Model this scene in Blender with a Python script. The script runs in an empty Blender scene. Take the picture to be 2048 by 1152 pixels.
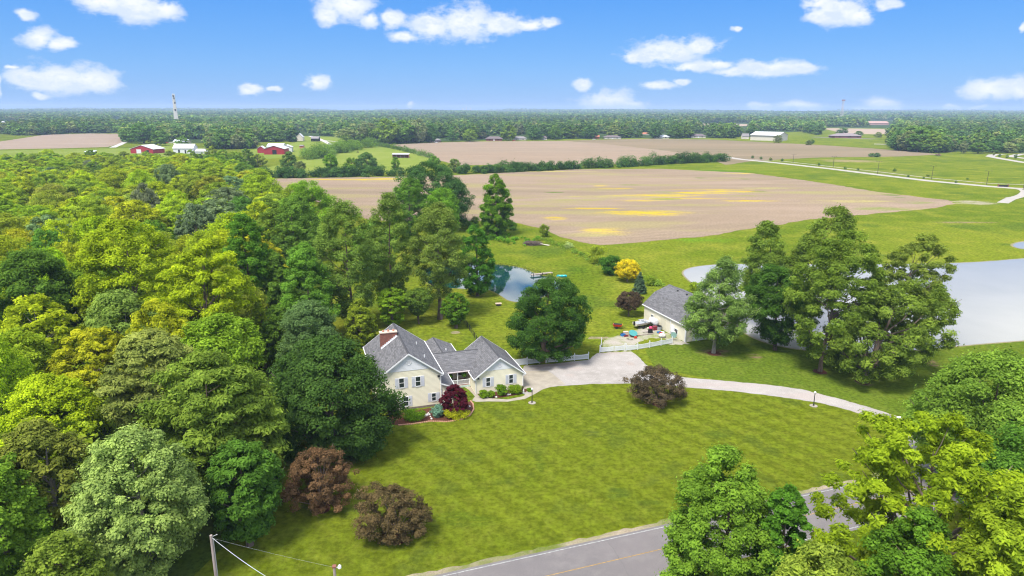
import bpy, bmesh, math, random
import numpy as np
from mathutils import Vector, Matrix
sc = bpy.context.scene
# ------------------------------------------------------------------ camera
CAMH, FPX = 46.0, 1365.0
PITCH, ROLL = math.atan((576 - 217) / FPX), math.radians(0.14)
cam_d = bpy.data.cameras.new('camera'); cam = bpy.data.objects.new('camera', cam_d); sc.collection.objects.link(cam)
cam_d.sensor_width = 36; cam_d.lens = 36 * FPX / 2048; cam_d.clip_start = .5; cam_d.clip_end = 60000
fw = np.array([0, math.cos(PITCH), -math.sin(PITCH)]); up0 = np.array([0, math.sin(PITCH), math.cos(PITCH)]); rt0 = np.array([1., 0, 0])
rt = rt0 * math.cos(ROLL) + up0 * math.sin(ROLL); up = up0 * math.cos(ROLL) - rt0 * math.sin(ROLL)
m4 = Matrix(((rt[0], up[0], -fw[0], 0), (rt[1], up[1], -fw[1], 0), (rt[2], up[2], -fw[2], CAMH), (0, 0, 0, 1)))
cam.matrix_world = m4; sc.camera = cam
# ------------------------------------------------------------------ exposure
sc.view_settings.view_transform = 'Standard'; sc.view_settings.look = 'None'
sc.view_settings.exposure = 1.3; sc.view_settings.gamma = 1.0
cy = sc.cycles
cy.filter_width = 1.15; cy.max_bounces = 6; cy.diffuse_bounces = 3; cy.glossy_bounces = 2; cy.transmission_bounces = 3; cy.transparent_max_bounces = 4; cy.volume_bounces = 0
SKYG = 4.5
SUN_EL, SUN_AZ = math.radians(60), math.radians(-146)      # azimuth measured clockwise from +Y (view direction)
sun_d = bpy.data.lights.new('sun', 'SUN'); sun = bpy.data.objects.new('sun', sun_d); sc.collection.objects.link(sun)
sun_d.energy = 2.4; sun_d.angle = math.radians(16); sun_d.color = (1.0, .95, .86)
sv = Vector((math.sin(SUN_AZ) * math.cos(SUN_EL), math.cos(SUN_AZ) * math.cos(SUN_EL), math.sin(SUN_EL)))
sun.rotation_euler = sv.to_track_quat('Z', 'Y').to_euler(); sun.location = (0, 0, 200)

# ------------------------------------------------------------------ pixel -> ground helpers (survey of the site)
def ray(px, py): return fw * FPX + rt * (px - 1024) - up * (py - 576)
def G(px, py, z=0.):
    d = ray(px, py); return np.array([0, 0, CAMH]) + d * ((z - CAMH) / d[2])
def HT(b, px, py):
    d = ray(px, py); return CAMH + d[2] * math.hypot(b[0], b[1]) / math.hypot(d[0], d[1])
def depth(p): return float((np.array(p, float) - [0, 0, CAMH]) @ fw)
def S(p):
    q = np.array(p, float) - [0, 0, CAMH]; k = q @ fw
    return 1024 + FPX * (q @ rt) / k, 576 - FPX * (q @ up) / k

# ------------------------------------------------------------------ world: sky and clouds
world = bpy.data.worlds.new('World'); sc.world = world; world.use_nodes = True
def nt_tools(nt):
    N, Lk = nt.nodes, nt.links
    def node(t, **kw):
        n = N.new(t)
        for k, v in kw.items(): setattr(n, k, v)
        return n
    def put(s, v):
        if hasattr(v, 'is_output'): Lk.new(v, s)
        else: s.default_value = v
    def math_(op, a, b=None, c=None, clamp=False):
        n = node('ShaderNodeMath', operation=op, use_clamp=clamp); put(n.inputs[0], a)
        if b is not None: put(n.inputs[1], b)
        if c is not None: put(n.inputs[2], c)
        return n.outputs[0]
    def vmath(op, a, b=None, c=None):
        n = node('ShaderNodeVectorMath', operation=op); put(n.inputs[0], a)
        if b is not None: put(n.inputs[1], b)
        if c is not None: put(n.inputs[2], c)
        return n.outputs['Value' if op in ('LENGTH', 'DOT_PRODUCT') else 'Vector']
    def mix(f, a, b, blend='MIX'):
        n = node('ShaderNodeMix', data_type='RGBA', blend_type=blend); put(n.inputs[0], f)
        put(n.inputs[6], a if hasattr(a, 'is_output') else (*a, 1)); put(n.inputs[7], b if hasattr(b, 'is_output') else (*b, 1)); return n.outputs[2]
    def rng(v, a, b, c=0., d=1., smooth=True):
        n = node('ShaderNodeMapRange'); n.interpolation_type = 'SMOOTHSTEP' if smooth else 'LINEAR'
        put(n.inputs[0], v)
        for i, x in enumerate((a, b, c, d)): n.inputs[1 + i].default_value = x
        return n.outputs[0]
    def noise(vec, scale, detail=3, rough=.55, dist=0.):
        n = node('ShaderNodeTexNoise'); put(n.inputs['Vector'], vec); n.inputs['Scale'].default_value = scale
        n.inputs['Detail'].default_value = detail; n.inputs['Roughness'].default_value = rough; n.inputs['Distortion'].default_value = dist
        return n.outputs[0]
    return node, put, math_, vmath, mix, rng, noise, Lk
nt = world.node_tree; nt.nodes.clear()
node, put, math_, vmath, mix, rng, noise, Lk = nt_tools(nt)
skyt = node('ShaderNodeTexSky', sky_type='NISHITA'); skyt.sun_disc = False; skyt.sun_elevation = SUN_EL; skyt.sun_rotation = SUN_AZ
skyt.altitude = 200; skyt.air_density = 1.0; skyt.dust_density = 0.3; skyt.ozone_density = 2.5
tc = node('ShaderNodeTexCoord'); sep = node('ShaderNodeSeparateXYZ'); Lk.new(tc.outputs['Generated'], sep.inputs[0])
el = math_('ARCSINE', sep.outputs[2]); az = math_('ARCTAN2', sep.outputs[0], sep.outputs[1])
hs = node('ShaderNodeHueSaturation'); hs.inputs['Saturation'].default_value = 1.45; hs.inputs['Value'].default_value = 1.0; hs.inputs['Hue'].default_value = .5
Lk.new(skyt.outputs[0], hs.inputs['Color'])
pos = node('ShaderNodeCombineXYZ'); Lk.new(az, pos.inputs[0]); Lk.new(el, pos.inputs[1])
wob = node('ShaderNodeTexNoise'); Lk.new(pos.outputs[0], wob.inputs['Vector']); wob.inputs['Scale'].default_value = 26; wob.inputs['Detail'].default_value = 3; wob.inputs['Roughness'].default_value = .55
wv = vmath('MULTIPLY_ADD', vmath('SUBTRACT', wob.outputs['Color'], (.5, .5, .5)), (.034, .016, 0), pos.outputs[0])
# clouds: centre x, y, half width, half height (survey pixels of the photograph, turned into azimuth / elevation)
CL = [(205, 0, 75, 24), (275, 12, 62, 32), (325, 22, 42, 20), (75, 74, 42, 20), (125, 88, 32, 11), (48, 27, 24, 9), (60, 157, 60, 20), (120, 158, 80, 26), (185, 164, 70, 22),
      (84, 192, 22, 8), (505, 180, 30, 13), (548, 179, 18, 5), (636, 167, 30, 15), (823, 212, 7, 7), (690, 8, 70, 30), (655, 32, 30, 20), (740, 38, 26, 16), (786, 36, 32, 20),
      (805, 74, 30, 12), (860, 52, 50, 24), (930, 45, 72, 36), (1000, 48, 50, 26), (1060, 50, 40, 12), (1100, 44, 26, 9), (1330, 103, 82, 26), (1400, 92, 46, 18), (1275, 112, 30, 14),
      (1385, 134, 52, 10), (1430, 127, 40, 11), (1540, 138, 95, 16), (1465, 142, 45, 10), (1610, 137, 36, 12), (1466, 59, 12, 7), (1675, 22, 66, 26), (1640, 10, 40, 18), (1715, 28, 36, 16), (1640, 34, 40, 14),
      (1165, 171, 22, 12), (1315, 172, 40, 9), (1365, 162, 20, 6), (1215, 206, 66, 24), (1260, 218, 45, 16), (1520, 216, 26, 8), (1600, 213, 46, 10), (1760, 212, 34, 14), (1730, 219, 30, 8), (1980, 182, 76, 20),
      (2045, 180, 40, 18), (1790, 218, 18, 7), (1905, 216, 22, 5), (1950, 218, 22, 4), (0, 170, 10, 20), (1775, 14, 26, 10), (2046, 54, 8, 8), (20, 138, 20, 4)]
best = None
for cx_, cy_, hw, hh in CL:
    d = ray(cx_, cy_ - 1.5); a_ = math.atan2(d[0], d[1]); e_ = math.asin(d[2] / np.linalg.norm(d))
    d2 = ray(cx_ + hw, cy_); wa = abs(math.atan2(d2[0], d2[1]) - a_) * 1.16; we = hh / FPX * 1.12
    ln = vmath('LENGTH', vmath('MULTIPLY_ADD', wv, (1 / wa, 1 / we, 0), (-a_ / wa, -e_ / we, 0)))
    if best is None: best = ln
    else:
        n = node('ShaderNodeMath', operation='SMOOTH_MIN'); Lk.new(best, n.inputs[0]); Lk.new(ln, n.inputs[1]); n.inputs[2].default_value = .18; best = n.outputs[0]
nz = node('ShaderNodeMapping'); Lk.new(pos.outputs[0], nz.inputs[0]); nz.inputs['Scale'].default_value = (1, 1.7, 1)
n1 = noise(nz.outputs[0], 30, 8, .66); n2 = noise(nz.outputs[0], 9, 3, .5)
f1 = math_('ADD', best, math_('MULTIPLY', math_('SUBTRACT', n1, .5), 2.1))
cm = rng(f1, 1.04, .30)
# broken cloud veil added unseen above the frame for soft light and pale ponds
dv = vmath('DIVIDE', tc.outputs['Generated'], None); dn = node('ShaderNodeCombineXYZ')
for i in range(3): Lk.new(sep.outputs[2], dn.inputs[i])
Lk.new(dn.outputs[0], dv.node.inputs[1]); Lk.new(tc.outputs['Generated'], dv.node.inputs[0])
high = math_('MULTIPLY', rng(noise(dv, 1.1, 5, .6), .36, .6), rng(el, .15, .24))
shade = mix(rng(n1, .35, .62), (.72, .80, .92), (1.0, 1.0, 1.0))
cloudc = mix(1.0, shade, (5.2, 5.25, 5.3), 'MULTIPLY')
ramp = node('ShaderNodeValToRGB'); Lk.new(rng(el, -.02, .20, 0, 1, False), ramp.inputs[0])
cr = ramp.color_ramp; cr.elements[0].position = 0; cr.elements[0].color = (.22, .49, .98, 1); cr.elements[1].position = 1; cr.elements[1].color = (.065, .31, .95, 1)
e_ = cr.elements.new(.35); e_.color = (.15, .43, .97, 1)
blue = mix(1., ramp.outputs[0], (SKYG, SKYG, SKYG), 'MULTIPLY')
skyc = mix(.88, hs.outputs[0], blue)
c1 = mix(math_('MULTIPLY', cm, .93), skyc, cloudc)
c2 = mix(math_('MULTIPLY', high, .75), c1, (12.5, 12.3, 11.6))
bg = node('ShaderNodeBackground'); Lk.new(c2, bg.inputs[0]); bg.inputs[1].default_value = .085
wo = node('ShaderNodeOutputWorld'); Lk.new(bg.outputs[0], wo.inputs[0])
world.cycles.sampling_method = 'MANUAL'; world.cycles.sample_map_resolution = 512

# ------------------------------------------------------------------ object helpers
COL = sc.collection
def link(o, parent=None):
    COL.objects.link(o)
    if parent is not None: o.parent = parent
    return o
def tag(o, label=None, cat=None, group=None, kind=None):
    if label: o['label'] = label
    if cat: o['category'] = cat
    if group: o['group'] = group
    if kind: o['kind'] = kind
    return o
def empty(name, loc, rz=0., label=None, cat=None, group=None):
    o = bpy.data.objects.new(name, None); o.location = loc; o.rotation_euler = (0, 0, rz); o.empty_display_size = .5
    link(o); return tag(o, label, cat, group)
def copy_tree(o, parent=None):
    c = o.copy(); link(c, parent)
    for ch in list(o.children): copy_tree(ch, c)
    return c
class MB:
    def __init__(s): s.v = []; s.f = []; s.n = 0
    def add(s, v, f):
        s.v += [tuple(map(float, p)) for p in v]; s.f += [tuple(i + s.n for i in q) for q in f]; s.n += len(v); return s
    def box(s, x0, x1, y0, y1, z0, z1):
        return s.add([(x0, y0, z0), (x1, y0, z0), (x1, y1, z0), (x0, y1, z0), (x0, y0, z1), (x1, y0, z1), (x1, y1, z1), (x0, y1, z1)],
                     [(0, 3, 2, 1), (4, 5, 6, 7), (0, 1, 5, 4), (1, 2, 6, 5), (2, 3, 7, 6), (3, 0, 4, 7)])
    def obox(s, c, size, rz=0., rx=0., ry=0.):
        M = Matrix.Translation(c) @ Matrix.Rotation(rz, 4, 'Z') @ Matrix.Rotation(ry, 4, 'Y') @ Matrix.Rotation(rx, 4, 'X')
        a, b, h = size[0] / 2, size[1] / 2, size[2] / 2
        vs = [M @ Vector(p) for p in ((-a, -b, -h), (a, -b, -h), (a, b, -h), (-a, b, -h), (-a, -b, h), (a, -b, h), (a, b, h), (-a, b, h))]
        return s.add(vs, [(0, 3, 2, 1), (4, 5, 6, 7), (0, 1, 5, 4), (1, 2, 6, 5), (2, 3, 7, 6), (3, 0, 4, 7)])
    def prism(s, prof, a0, a1, axis='y'):
        # prof: (p, z) outline; extruded along axis. axis y: p=x ; axis x: p=y
        n = len(prof)
        mk = (lambda p, z, a: (p, a, z)) if axis == 'y' else (lambda p, z, a: (a, p, z))
        vs = [mk(p, z, a0) for p, z in prof] + [mk(p, z, a1) for p, z in prof]
        fs = [tuple(range(n)), tuple(range(2 * n - 1, n - 1, -1))] + [(i, n + i, n + (i + 1) % n, (i + 1) % n) for i in range(n)]
        return s.add(vs, fs)
    def slab(s, poly, z0, z1):
        n = len(poly)
        vs = [(p[0], p[1], z0) for p in poly] + [(p[0], p[1], z1) for p in poly]
        return s.add(vs, [tuple(range(n - 1, -1, -1)), tuple(range(n, 2 * n))] + [(i, (i + 1) % n, n + (i + 1) % n, n + i) for i in range(n)])
    def tube(s, pts, rad, k=8, cap=True):
        pts = [Vector(p) for p in pts]
        if not hasattr(rad, '__len__'): rad = [rad] * len(pts)
        vs = []; fs = []
        for i, p in enumerate(pts):
            t = (pts[min(i + 1, len(pts) - 1)] - pts[max(i - 1, 0)]).normalized()
            a = t.orthogonal().normalized() if abs(t.z) < .95 else Vector((1, 0, 0)); a = (a - t * a.dot(t)).normalized(); b = t.cross(a)
            for j in range(k):
                an = 2 * math.pi * j / k; vs.append(p + (a * math.cos(an) + b * math.sin(an)) * rad[i])
        for i in range(len(pts) - 1):
            for j in range(k): fs.append((i * k + j, i * k + (j + 1) % k, (i + 1) * k + (j + 1) % k, (i + 1) * k + j))
        if cap: fs.append(tuple(range(k - 1, -1, -1))); fs.append(tuple((len(pts) - 1) * k + j for j in range(k)))
        return s.add(vs, fs)
    def lathe(s, prof, c=(0, 0, 0), k=14):
        return s.tube([(c[0], c[1], c[2] + z) for r, z in prof], [max(r, 1e-3) for r, z in prof], k)
    def ell(s, c, r, k=10, rz=0.):
        vs = []; fs = []; n = 6; cz, sz = math.cos(rz), math.sin(rz)
        for i in range(n + 1):
            ph = math.pi * i / n - math.pi / 2
            for j in range(k):
                th = 2 * math.pi * j / k; x = r[0] * math.cos(ph) * math.cos(th); y = r[1] * math.cos(ph) * math.sin(th)
                vs.append((c[0] + x * cz - y * sz, c[1] + x * sz + y * cz, c[2] + r[2] * math.sin(ph)))
        for i in range(n):
            for j in range(k): fs.append((i * k + j, i * k + (j + 1) % k, (i + 1) * k + (j + 1) % k, (i + 1) * k + j))
        return s.add(vs, fs)
    def build(s, name, mat, parent=None, loc=None, bevel=0., smooth=False):
        me = bpy.data.meshes.new(name); me.from_pydata(s.v, [], s.f)
        bm = bmesh.new(); bm.from_mesh(me)
        if bevel: bmesh.ops.bevel(bm, geom=bm.edges[:], offset=bevel, segments=1, affect='EDGES')
        bmesh.ops.recalc_face_normals(bm, faces=bm.faces[:]); bm.to_mesh(me); bm.free()
        if smooth: me.polygons.foreach_set('use_smooth', [True] * len(me.polygons))
        me.materials.append(mat); o = bpy.data.objects.new(name, me)
        if loc is not None: o.location = loc
        return link(o, parent)
def npmesh(name, V, k, mat, attr=None, extra=None):
    """faces of k verts each, stored in order"""
    me = bpy.data.meshes.new(name); nv = len(V); nf = nv // k
    me.vertices.add(nv); me.vertices.foreach_set('co', V.astype(np.float32).ravel())
    me.loops.add(nv); me.loops.foreach_set('vertex_index', np.arange(nv, dtype=np.int32))
    me.polygons.add(nf); me.polygons.foreach_set('loop_start', np.arange(0, nv, k, dtype=np.int32))
    try: me.polygons.foreach_set('loop_total', np.full(nf, k, dtype=np.int32))
    except Exception: pass
    if attr is not None:
        a = me.attributes.new('tone', 'FLOAT', 'FACE'); a.data.foreach_set('value', attr.astype(np.float32))
    if extra is not None:
        a = me.attributes.new('tint', 'FLOAT_COLOR', 'FACE'); a.data.foreach_set('color', np.hstack([extra, np.ones((nf, 1))]).astype(np.float32).ravel())
    me.update(calc_edges=True); me.materials.append(mat); return me

# ------------------------------------------------------------------ materials
def newmat(name):
    m = bpy.data.materials.new(name); m.use_nodes = True; m.node_tree.nodes.clear(); T = nt_tools(m.node_tree)
    out = T[0]('ShaderNodeOutputMaterial'); return m, T, out
def pbr(name, col, rough=.8, var=.15, scale=3., metal=0., spec=.3, bump=0., coord='Object', stretch=(1, 1, 1), col2=None):
    m, (node, put, math_, vmath, mix, rng, noise, Lk), out = newmat(name)
    tc = node('ShaderNodeTexCoord'); v = vmath('MULTIPLY', tc.outputs[coord], stretch)
    n = noise(v, scale, 5, .6)
    c2 = col2 or tuple(c * (1 - var) for c in col); c1 = tuple(min(1, c * (1 + var * .6)) for c in col)
    c = mix(rng(n, .3, .7), c2, c1)
    b = node('ShaderNodeBsdfPrincipled'); put(b.inputs['Base Color'], c); b.inputs['Roughness'].default_value = rough
    b.inputs['Metallic'].default_value = metal; b.inputs['Specular IOR Level'].default_value = spec
    if bump:
        bp = node('ShaderNodeBump'); bp.inputs['Strength'].default_value = bump; bp.inputs['Distance'].default_value = .05; Lk.new(n, bp.inputs['Height']); Lk.new(bp.outputs[0], b.inputs['Normal'])
    Lk.new(b.outputs[0], out.inputs[0]); return m
LEAFB = 2.4
def leafmat(name, far=False, trans=.41):
    m, (node, put, math_, vmath, mix, rng, noise, Lk), out = newmat(name)
    at = node('ShaderNodeAttribute', attribute_name='tone')
    if far: base = node('ShaderNodeAttribute', attribute_name='tint').outputs['Color']
    else: base = node('ShaderNodeObjectInfo').outputs['Color']
    tc = node('ShaderNodeTexCoord'); n = noise(tc.outputs['Object'], .35, 2, .5)
    bright = math_('MULTIPLY', rng(at.outputs['Fac'], 0, 1, (LEAFB if not far else 1.75) * (.56 if not far else .66), (LEAFB if not far else 1.75) * (1.44 if not far else 1.34), False), rng(n, .3, .7, .85, 1.15, False))
    mv = node('ShaderNodeMix', data_type='RGBA', blend_type='MULTIPLY'); mv.inputs[0].default_value = 1; Lk.new(base, mv.inputs[6])
    cb = node('ShaderNodeCombineColor'); Lk.new(math_('MULTIPLY', bright, rng(at.outputs['Fac'], 0, 1, .94, 1.08, False)), cb.inputs[0]); Lk.new(bright, cb.inputs[1]); Lk.new(math_('MULTIPLY', bright, .9), cb.inputs[2]); Lk.new(cb.outputs[0], mv.inputs[7])
    d = node('ShaderNodeBsdfDiffuse'); Lk.new(mv.outputs[2], d.inputs[0])
    t = node('ShaderNodeBsdfTranslucent'); tm = mix(1., mv.outputs[2], (1.12, 1.2, .7), 'MULTIPLY'); Lk.new(tm, t.inputs[0])
    ms = node('ShaderNodeMixShader'); ms.inputs[0].default_value = trans; Lk.new(d.outputs[0], ms.inputs[1]); Lk.new(t.outputs[0], ms.inputs[2])
    Lk.new(ms.outputs[0], out.inputs[0]); return m
LEAF = leafmat('foliage'); LEAF_FAR = leafmat('foliage_distant', True, .25)
BARK = pbr('bark', (.16, .12, .09), .95, .4, 2.5, bump=.3, stretch=(1, 1, .25))
BARKP = pbr('pale_bark', (.30, .27, .23), .95, .35, 2.5, stretch=(1, 1, .3))
WHITE = pbr('white_paint', (.78, .78, .78), .5, .06, 1.5)
VINYL = pbr('white_vinyl', (.74, .76, .78), .4, .05, 1.)
BLACK = pbr('black_metal', (.02, .02, .022), .5, .2, 4)
DARK = pbr('dark_interior', (.02, .02, .02), .9, .2, 2)
CONC = pbr('concrete', (.34, .30, .24), .9, .14, .7, bump=.1)
STEEL = pbr('galvanised_steel', (.42, .43, .44), .45, .15, 2, metal=.5)
WOODG = pbr('weathered_wood', (.34, .29, .24), .95, .3, 3, stretch=(1, 1, .2))
MULCH = pbr('mulch', (.10, .035, .02), 1, .5, 9)
EDGE = pbr('edging_brick', (.50, .27, .18), .9, .35, 6)
STONE = pbr('pale_stone', (.62, .60, .56), .9, .3, 4)
DIRT = pbr('bare_dirt', (.24, .16, .11), 1, .35, 1.2)
def siding(name, col, axis=2, pitch=.2):
    m, (node, put, math_, vmath, mix, rng, noise, Lk), out = newmat(name)
    tc = node('ShaderNodeTexCoord'); s = node('ShaderNodeSeparateXYZ'); Lk.new(tc.outputs['Object'], s.inputs[0])
    fr = math_('FRACT', math_('DIVIDE', s.outputs[axis], pitch))
    n = noise(tc.outputs['Object'], .6, 4)
    c = mix(rng(n, .3, .7), tuple(x * .93 for x in col), col); c = mix(rng(fr, .0, .18, 1, 0), c, tuple(x * .62 for x in col))
    b = node('ShaderNodeBsdfPrincipled'); put(b.inputs['Base Color'], c); b.inputs['Roughness'].default_value = .55; b.inputs['Specular IOR Level'].default_value = .25
    bp = node('ShaderNodeBump'); bp.inputs['Strength'].default_value = .5; bp.inputs['Distance'].default_value = .03; Lk.new(math_('SUBTRACT', 1., fr), bp.inputs['Height']); Lk.new(bp.outputs[0], b.inputs['Normal'])
    Lk.new(b.outputs[0], out.inputs[0]); return m
SIDING = siding('cream_siding', (.80, .745, .57)); WSIDE = siding('white_siding', (.74, .75, .77))
SHEDW = siding('barn_cream_siding', (.78, .73, .57), 1, .4)
REDM = siding('red_metal_siding', (.36, .035, .04), 0, .8); WHITEM = siding('white_metal_siding', (.7, .7, .7), 0, .8)
def shingle(name, swap, cols=((.082, .082, .088), (.182, .180, .187), (.14, .13, .122))):
    m, (node, put, math_, vmath, mix, rng, noise, Lk), out = newmat(name)
    tc = node('ShaderNodeTexCoord'); s = node('ShaderNodeSeparateXYZ'); Lk.new(tc.outputs['Object'], s.inputs[0])
    cb = node('ShaderNodeCombineXYZ')
    Lk.new(s.outputs[1 if swap else 0], cb.inputs[0]); Lk.new(math_('MULTIPLY', s.outputs[0 if swap else 1], 1.25), cb.inputs[1])
    br = node('ShaderNodeTexBrick'); Lk.new(cb.outputs[0], br.inputs['Vector']); br.inputs['Scale'].default_value = 1
    br.inputs['Brick Width'].default_value = .75; br.inputs['Row Height'].default_value = .24; br.inputs['Mortar Size'].default_value = .018; br.inputs['Bias'].default_value = 0
    br.inputs['Color1'].default_value = (*cols[0], 1); br.inputs['Color2'].default_value = (*cols[1], 1); br.inputs['Mortar'].default_value = (.06, .06, .065, 1)
    n = noise(tc.outputs['Object'], 1.1, 4); n3 = noise(tc.outputs['Object'], 6, 3)
    c = mix(math_('MULTIPLY', rng(n3, .35, .7), .45), br.outputs[0], cols[2]); c = mix(math_('MULTIPLY', rng(n, .3, .75), .25), c, (.19, .19, .205))
    b = node('ShaderNodeBsdfPrincipled'); put(b.inputs['Base Color'], c); b.inputs['Roughness'].default_value = .9; b.inputs['Specular IOR Level'].default_value = .15
    Lk.new(b.outputs[0], out.inputs[0]); return m
SHING_Y = shingle('grey_shingles_along', True); SHING_X = shingle('grey_shingles_across', False)
def brickmat(name, c1, c2, mortar, w=.24, h=.08):
    m, (node, put, math_, vmath, mix, rng, noise, Lk), out = newmat(name)
    tc = node('ShaderNodeTexCoord'); s = node('ShaderNodeSeparateXYZ'); Lk.new(tc.outputs['Object'], s.inputs[0]); cb = node('ShaderNodeCombineXYZ')
    Lk.new(math_('ADD', s.outputs[0], s.outputs[1]), cb.inputs[0]); Lk.new(s.outputs[2], cb.inputs[1])
    br = node('ShaderNodeTexBrick'); Lk.new(cb.outputs[0], br.inputs['Vector']); br.inputs['Scale'].default_value = 1; br.inputs['Brick Width'].default_value = w; br.inputs['Row Height'].default_value = h
    br.inputs['Mortar Size'].default_value = .008; br.inputs['Color1'].default_value = (*c1, 1); br.inputs['Color2'].default_value = (*c2, 1); br.inputs['Mortar'].default_value = (*mortar, 1)
    c = mix(math_('MULTIPLY', noise(tc.outputs['Object'], 3, 3), .7), br.outputs[0], tuple(x * .55 for x in c1))
    b = node('ShaderNodeBsdfPrincipled'); put(b.inputs['Base Color'], c); b.inputs['Roughness'].default_value = .9; Lk.new(b.outputs[0], out.inputs[0]); return m
BRICK = brickmat('red_brick', (.30, .10, .06), (.17, .06, .045), (.25, .2, .18), .4, .12)
BRICKF = brickmat('brown_red_brick', (.25, .09, .07), (.2, .08, .06), (.3, .2, .18), 1, .4)
def glassmat():
    m, (node, put, math_, vmath, mix, rng, noise, Lk), out = newmat('window_glass')
    b = node('ShaderNodeBsdfPrincipled'); b.inputs['Base Color'].default_value = (.025, .035, .035, 1); b.inputs['Roughness'].default_value = .08; b.inputs['Specular IOR Level'].default_value = .6
    Lk.new(b.outputs[0], out.inputs[0]); return m
GLASS = glassmat()

def groundmat(name, cols, scales=(.03, .25, 2.2), rough=1., patch=(), stripes=None, anis=(1, 1, 1), fine=(.6, 1.4), blotch=None, seed=0., gain=1.0):
    """cols: (a,b,c) broad mix a/b plus c; patch: list of (cx,cy,rx,ry,col,strength) in world metres"""
    m, (node, put, math_, vmath, mix, rng, noise, Lk), out = newmat(name)
    tc = node('ShaderNodeTexCoord'); P = vmath('MULTIPLY_ADD', tc.outputs['Object'], (1, 1, 0), (seed, seed, 0))
    PA = vmath('MULTIPLY', P, anis)
    n0 = noise(PA, scales[0], 4, .6); n1 = noise(PA, scales[1], 5, .65); n2 = noise(P, scales[2], 5, .7)
    c = mix(rng(n0, .35, .65), cols[0], cols[1]); c = mix(math_('MULTIPLY', rng(n1, .42, .72), .75), c, cols[2])
    if stripes:
        for (ax, ay, per, amt) in stripes:
            w = math_('SINE', math_('MULTIPLY', vmath('DOT_PRODUCT', P, (ax, ay, 0)), 2 * math.pi / per))
            w = math_('ADD', rng(w, -.7, .7, -amt, amt), 1.); w = math_('ADD', 1., math_('MULTIPLY', math_('SUBTRACT', w, 1.), rng(noise(P, .045, 3, .6), .35, .62, .45, 1.4)))
            cc = node('ShaderNodeCombineColor'); [Lk.new(w, cc.inputs[i]) for i in range(3)]
            c = mix(1., c, cc.outputs[0], 'MULTIPLY')
    if blotch: c = mix(math_('MULTIPLY', rng(noise(PA, blotch[0], 3, .5), blotch[1], blotch[1] + .12), blotch[3]), c, blotch[2])
    edge = noise(vmath('MULTIPLY', P, (.35, 1, 1)), .12, 5, .7)
    edge2 = noise(vmath('MULTIPLY', P, (.3, 1, 1)), .6, 4, .7)
    groups = {}
    for (cx, cy, rx, ry, col, st) in patch: groups.setdefault((col, st), []).append((cx, cy, rx, ry))
    for (col, st), L in groups.items():
        bst = None
        for (cx, cy, rx, ry) in L:
            ln = vmath('LENGTH', vmath('MULTIPLY_ADD', tc.outputs['Object'], (1 / rx, 1 / ry, 0), (-cx / rx, -cy / ry, 0)))
            bst = ln if bst is None else math_('MINIMUM', bst, ln)
        f = math_('ADD', bst, math_('MULTIPLY', math_('SUBTRACT', edge, .5), 2.2)); f = math_('ADD', f, math_('MULTIPLY', math_('SUBTRACT', edge2, .5), 1.6))
        brk = rng(noise(vmath('MULTIPLY', P, (.14, 1, 1)), .55, 5, .8), .42, .54, .1, 1.)
        c = mix(math_('MULTIPLY', math_('MULTIPLY', rng(f, 1.25, .35), brk), st), c, col)
    v = rng(n2, .33, .67, fine[0], fine[1], False)
    cc = node('ShaderNodeCombineColor'); [Lk.new(v, cc.inputs[i]) for i in range(3)]
    c = mix(1., c, cc.outputs[0], 'MULTIPLY'); c = mix(1., c, (gain, gain, gain), 'MULTIPLY')
    b = node('ShaderNodeBsdfDiffuse'); put(b.inputs[0], c); b.inputs[1].default_value = rough
    Lk.new(b.outputs[0], out.inputs[0]); return m

# ------------------------------------------------------------------ sheets (ground covers)
rs = random.Random(5)
def ragged(pts, step, amp, seed=1):
    r = random.Random(seed); out = []
    for i in range(len(pts)):
        a, b = np.array(pts[i][:2]), np.array(pts[(i + 1) % len(pts)][:2]); L = np.linalg.norm(b - a); n = max(1, int(L / step)); nr = np.array([-(b - a)[1], (b - a)[0]]) / max(L, 1e-6)
        for k in range(n): out.append(tuple(a + (b - a) * k / n + (nr * r.uniform(-amp, amp) if k else 0)))
    return out
def smoothpoly(pts, it=2):
    pts = [np.array(p[:2]) for p in pts]
    for _ in range(it):
        q = []
        for i in range(len(pts)):
            a, b = pts[i], pts[(i + 1) % len(pts)]; q += [a * .75 + b * .25, a * .25 + b * .75]
        pts = q
    return [tuple(p) for p in pts]
def sheet(name, pts, z, mat, kind='structure', parent=None, label=None):
    me = bpy.data.meshes.new(name); bm = bmesh.new(); vs = [bm.verts.new((p[0], p[1], z)) for p in pts]; f = bm.faces.new(vs)
    bm.normal_update()
    if f.normal.z < 0: f.normal_flip()
    bmesh.ops.triangulate(bm, faces=bm.faces[:]); bm.to_mesh(me); bm.free(); me.materials.append(mat)
    o = link(bpy.data.objects.new(name, me), parent)
    if kind: o['kind'] = kind
    if label: o['label'] = label
    return o
def PX(l): return [G(x, y) for x, y in l]

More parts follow.
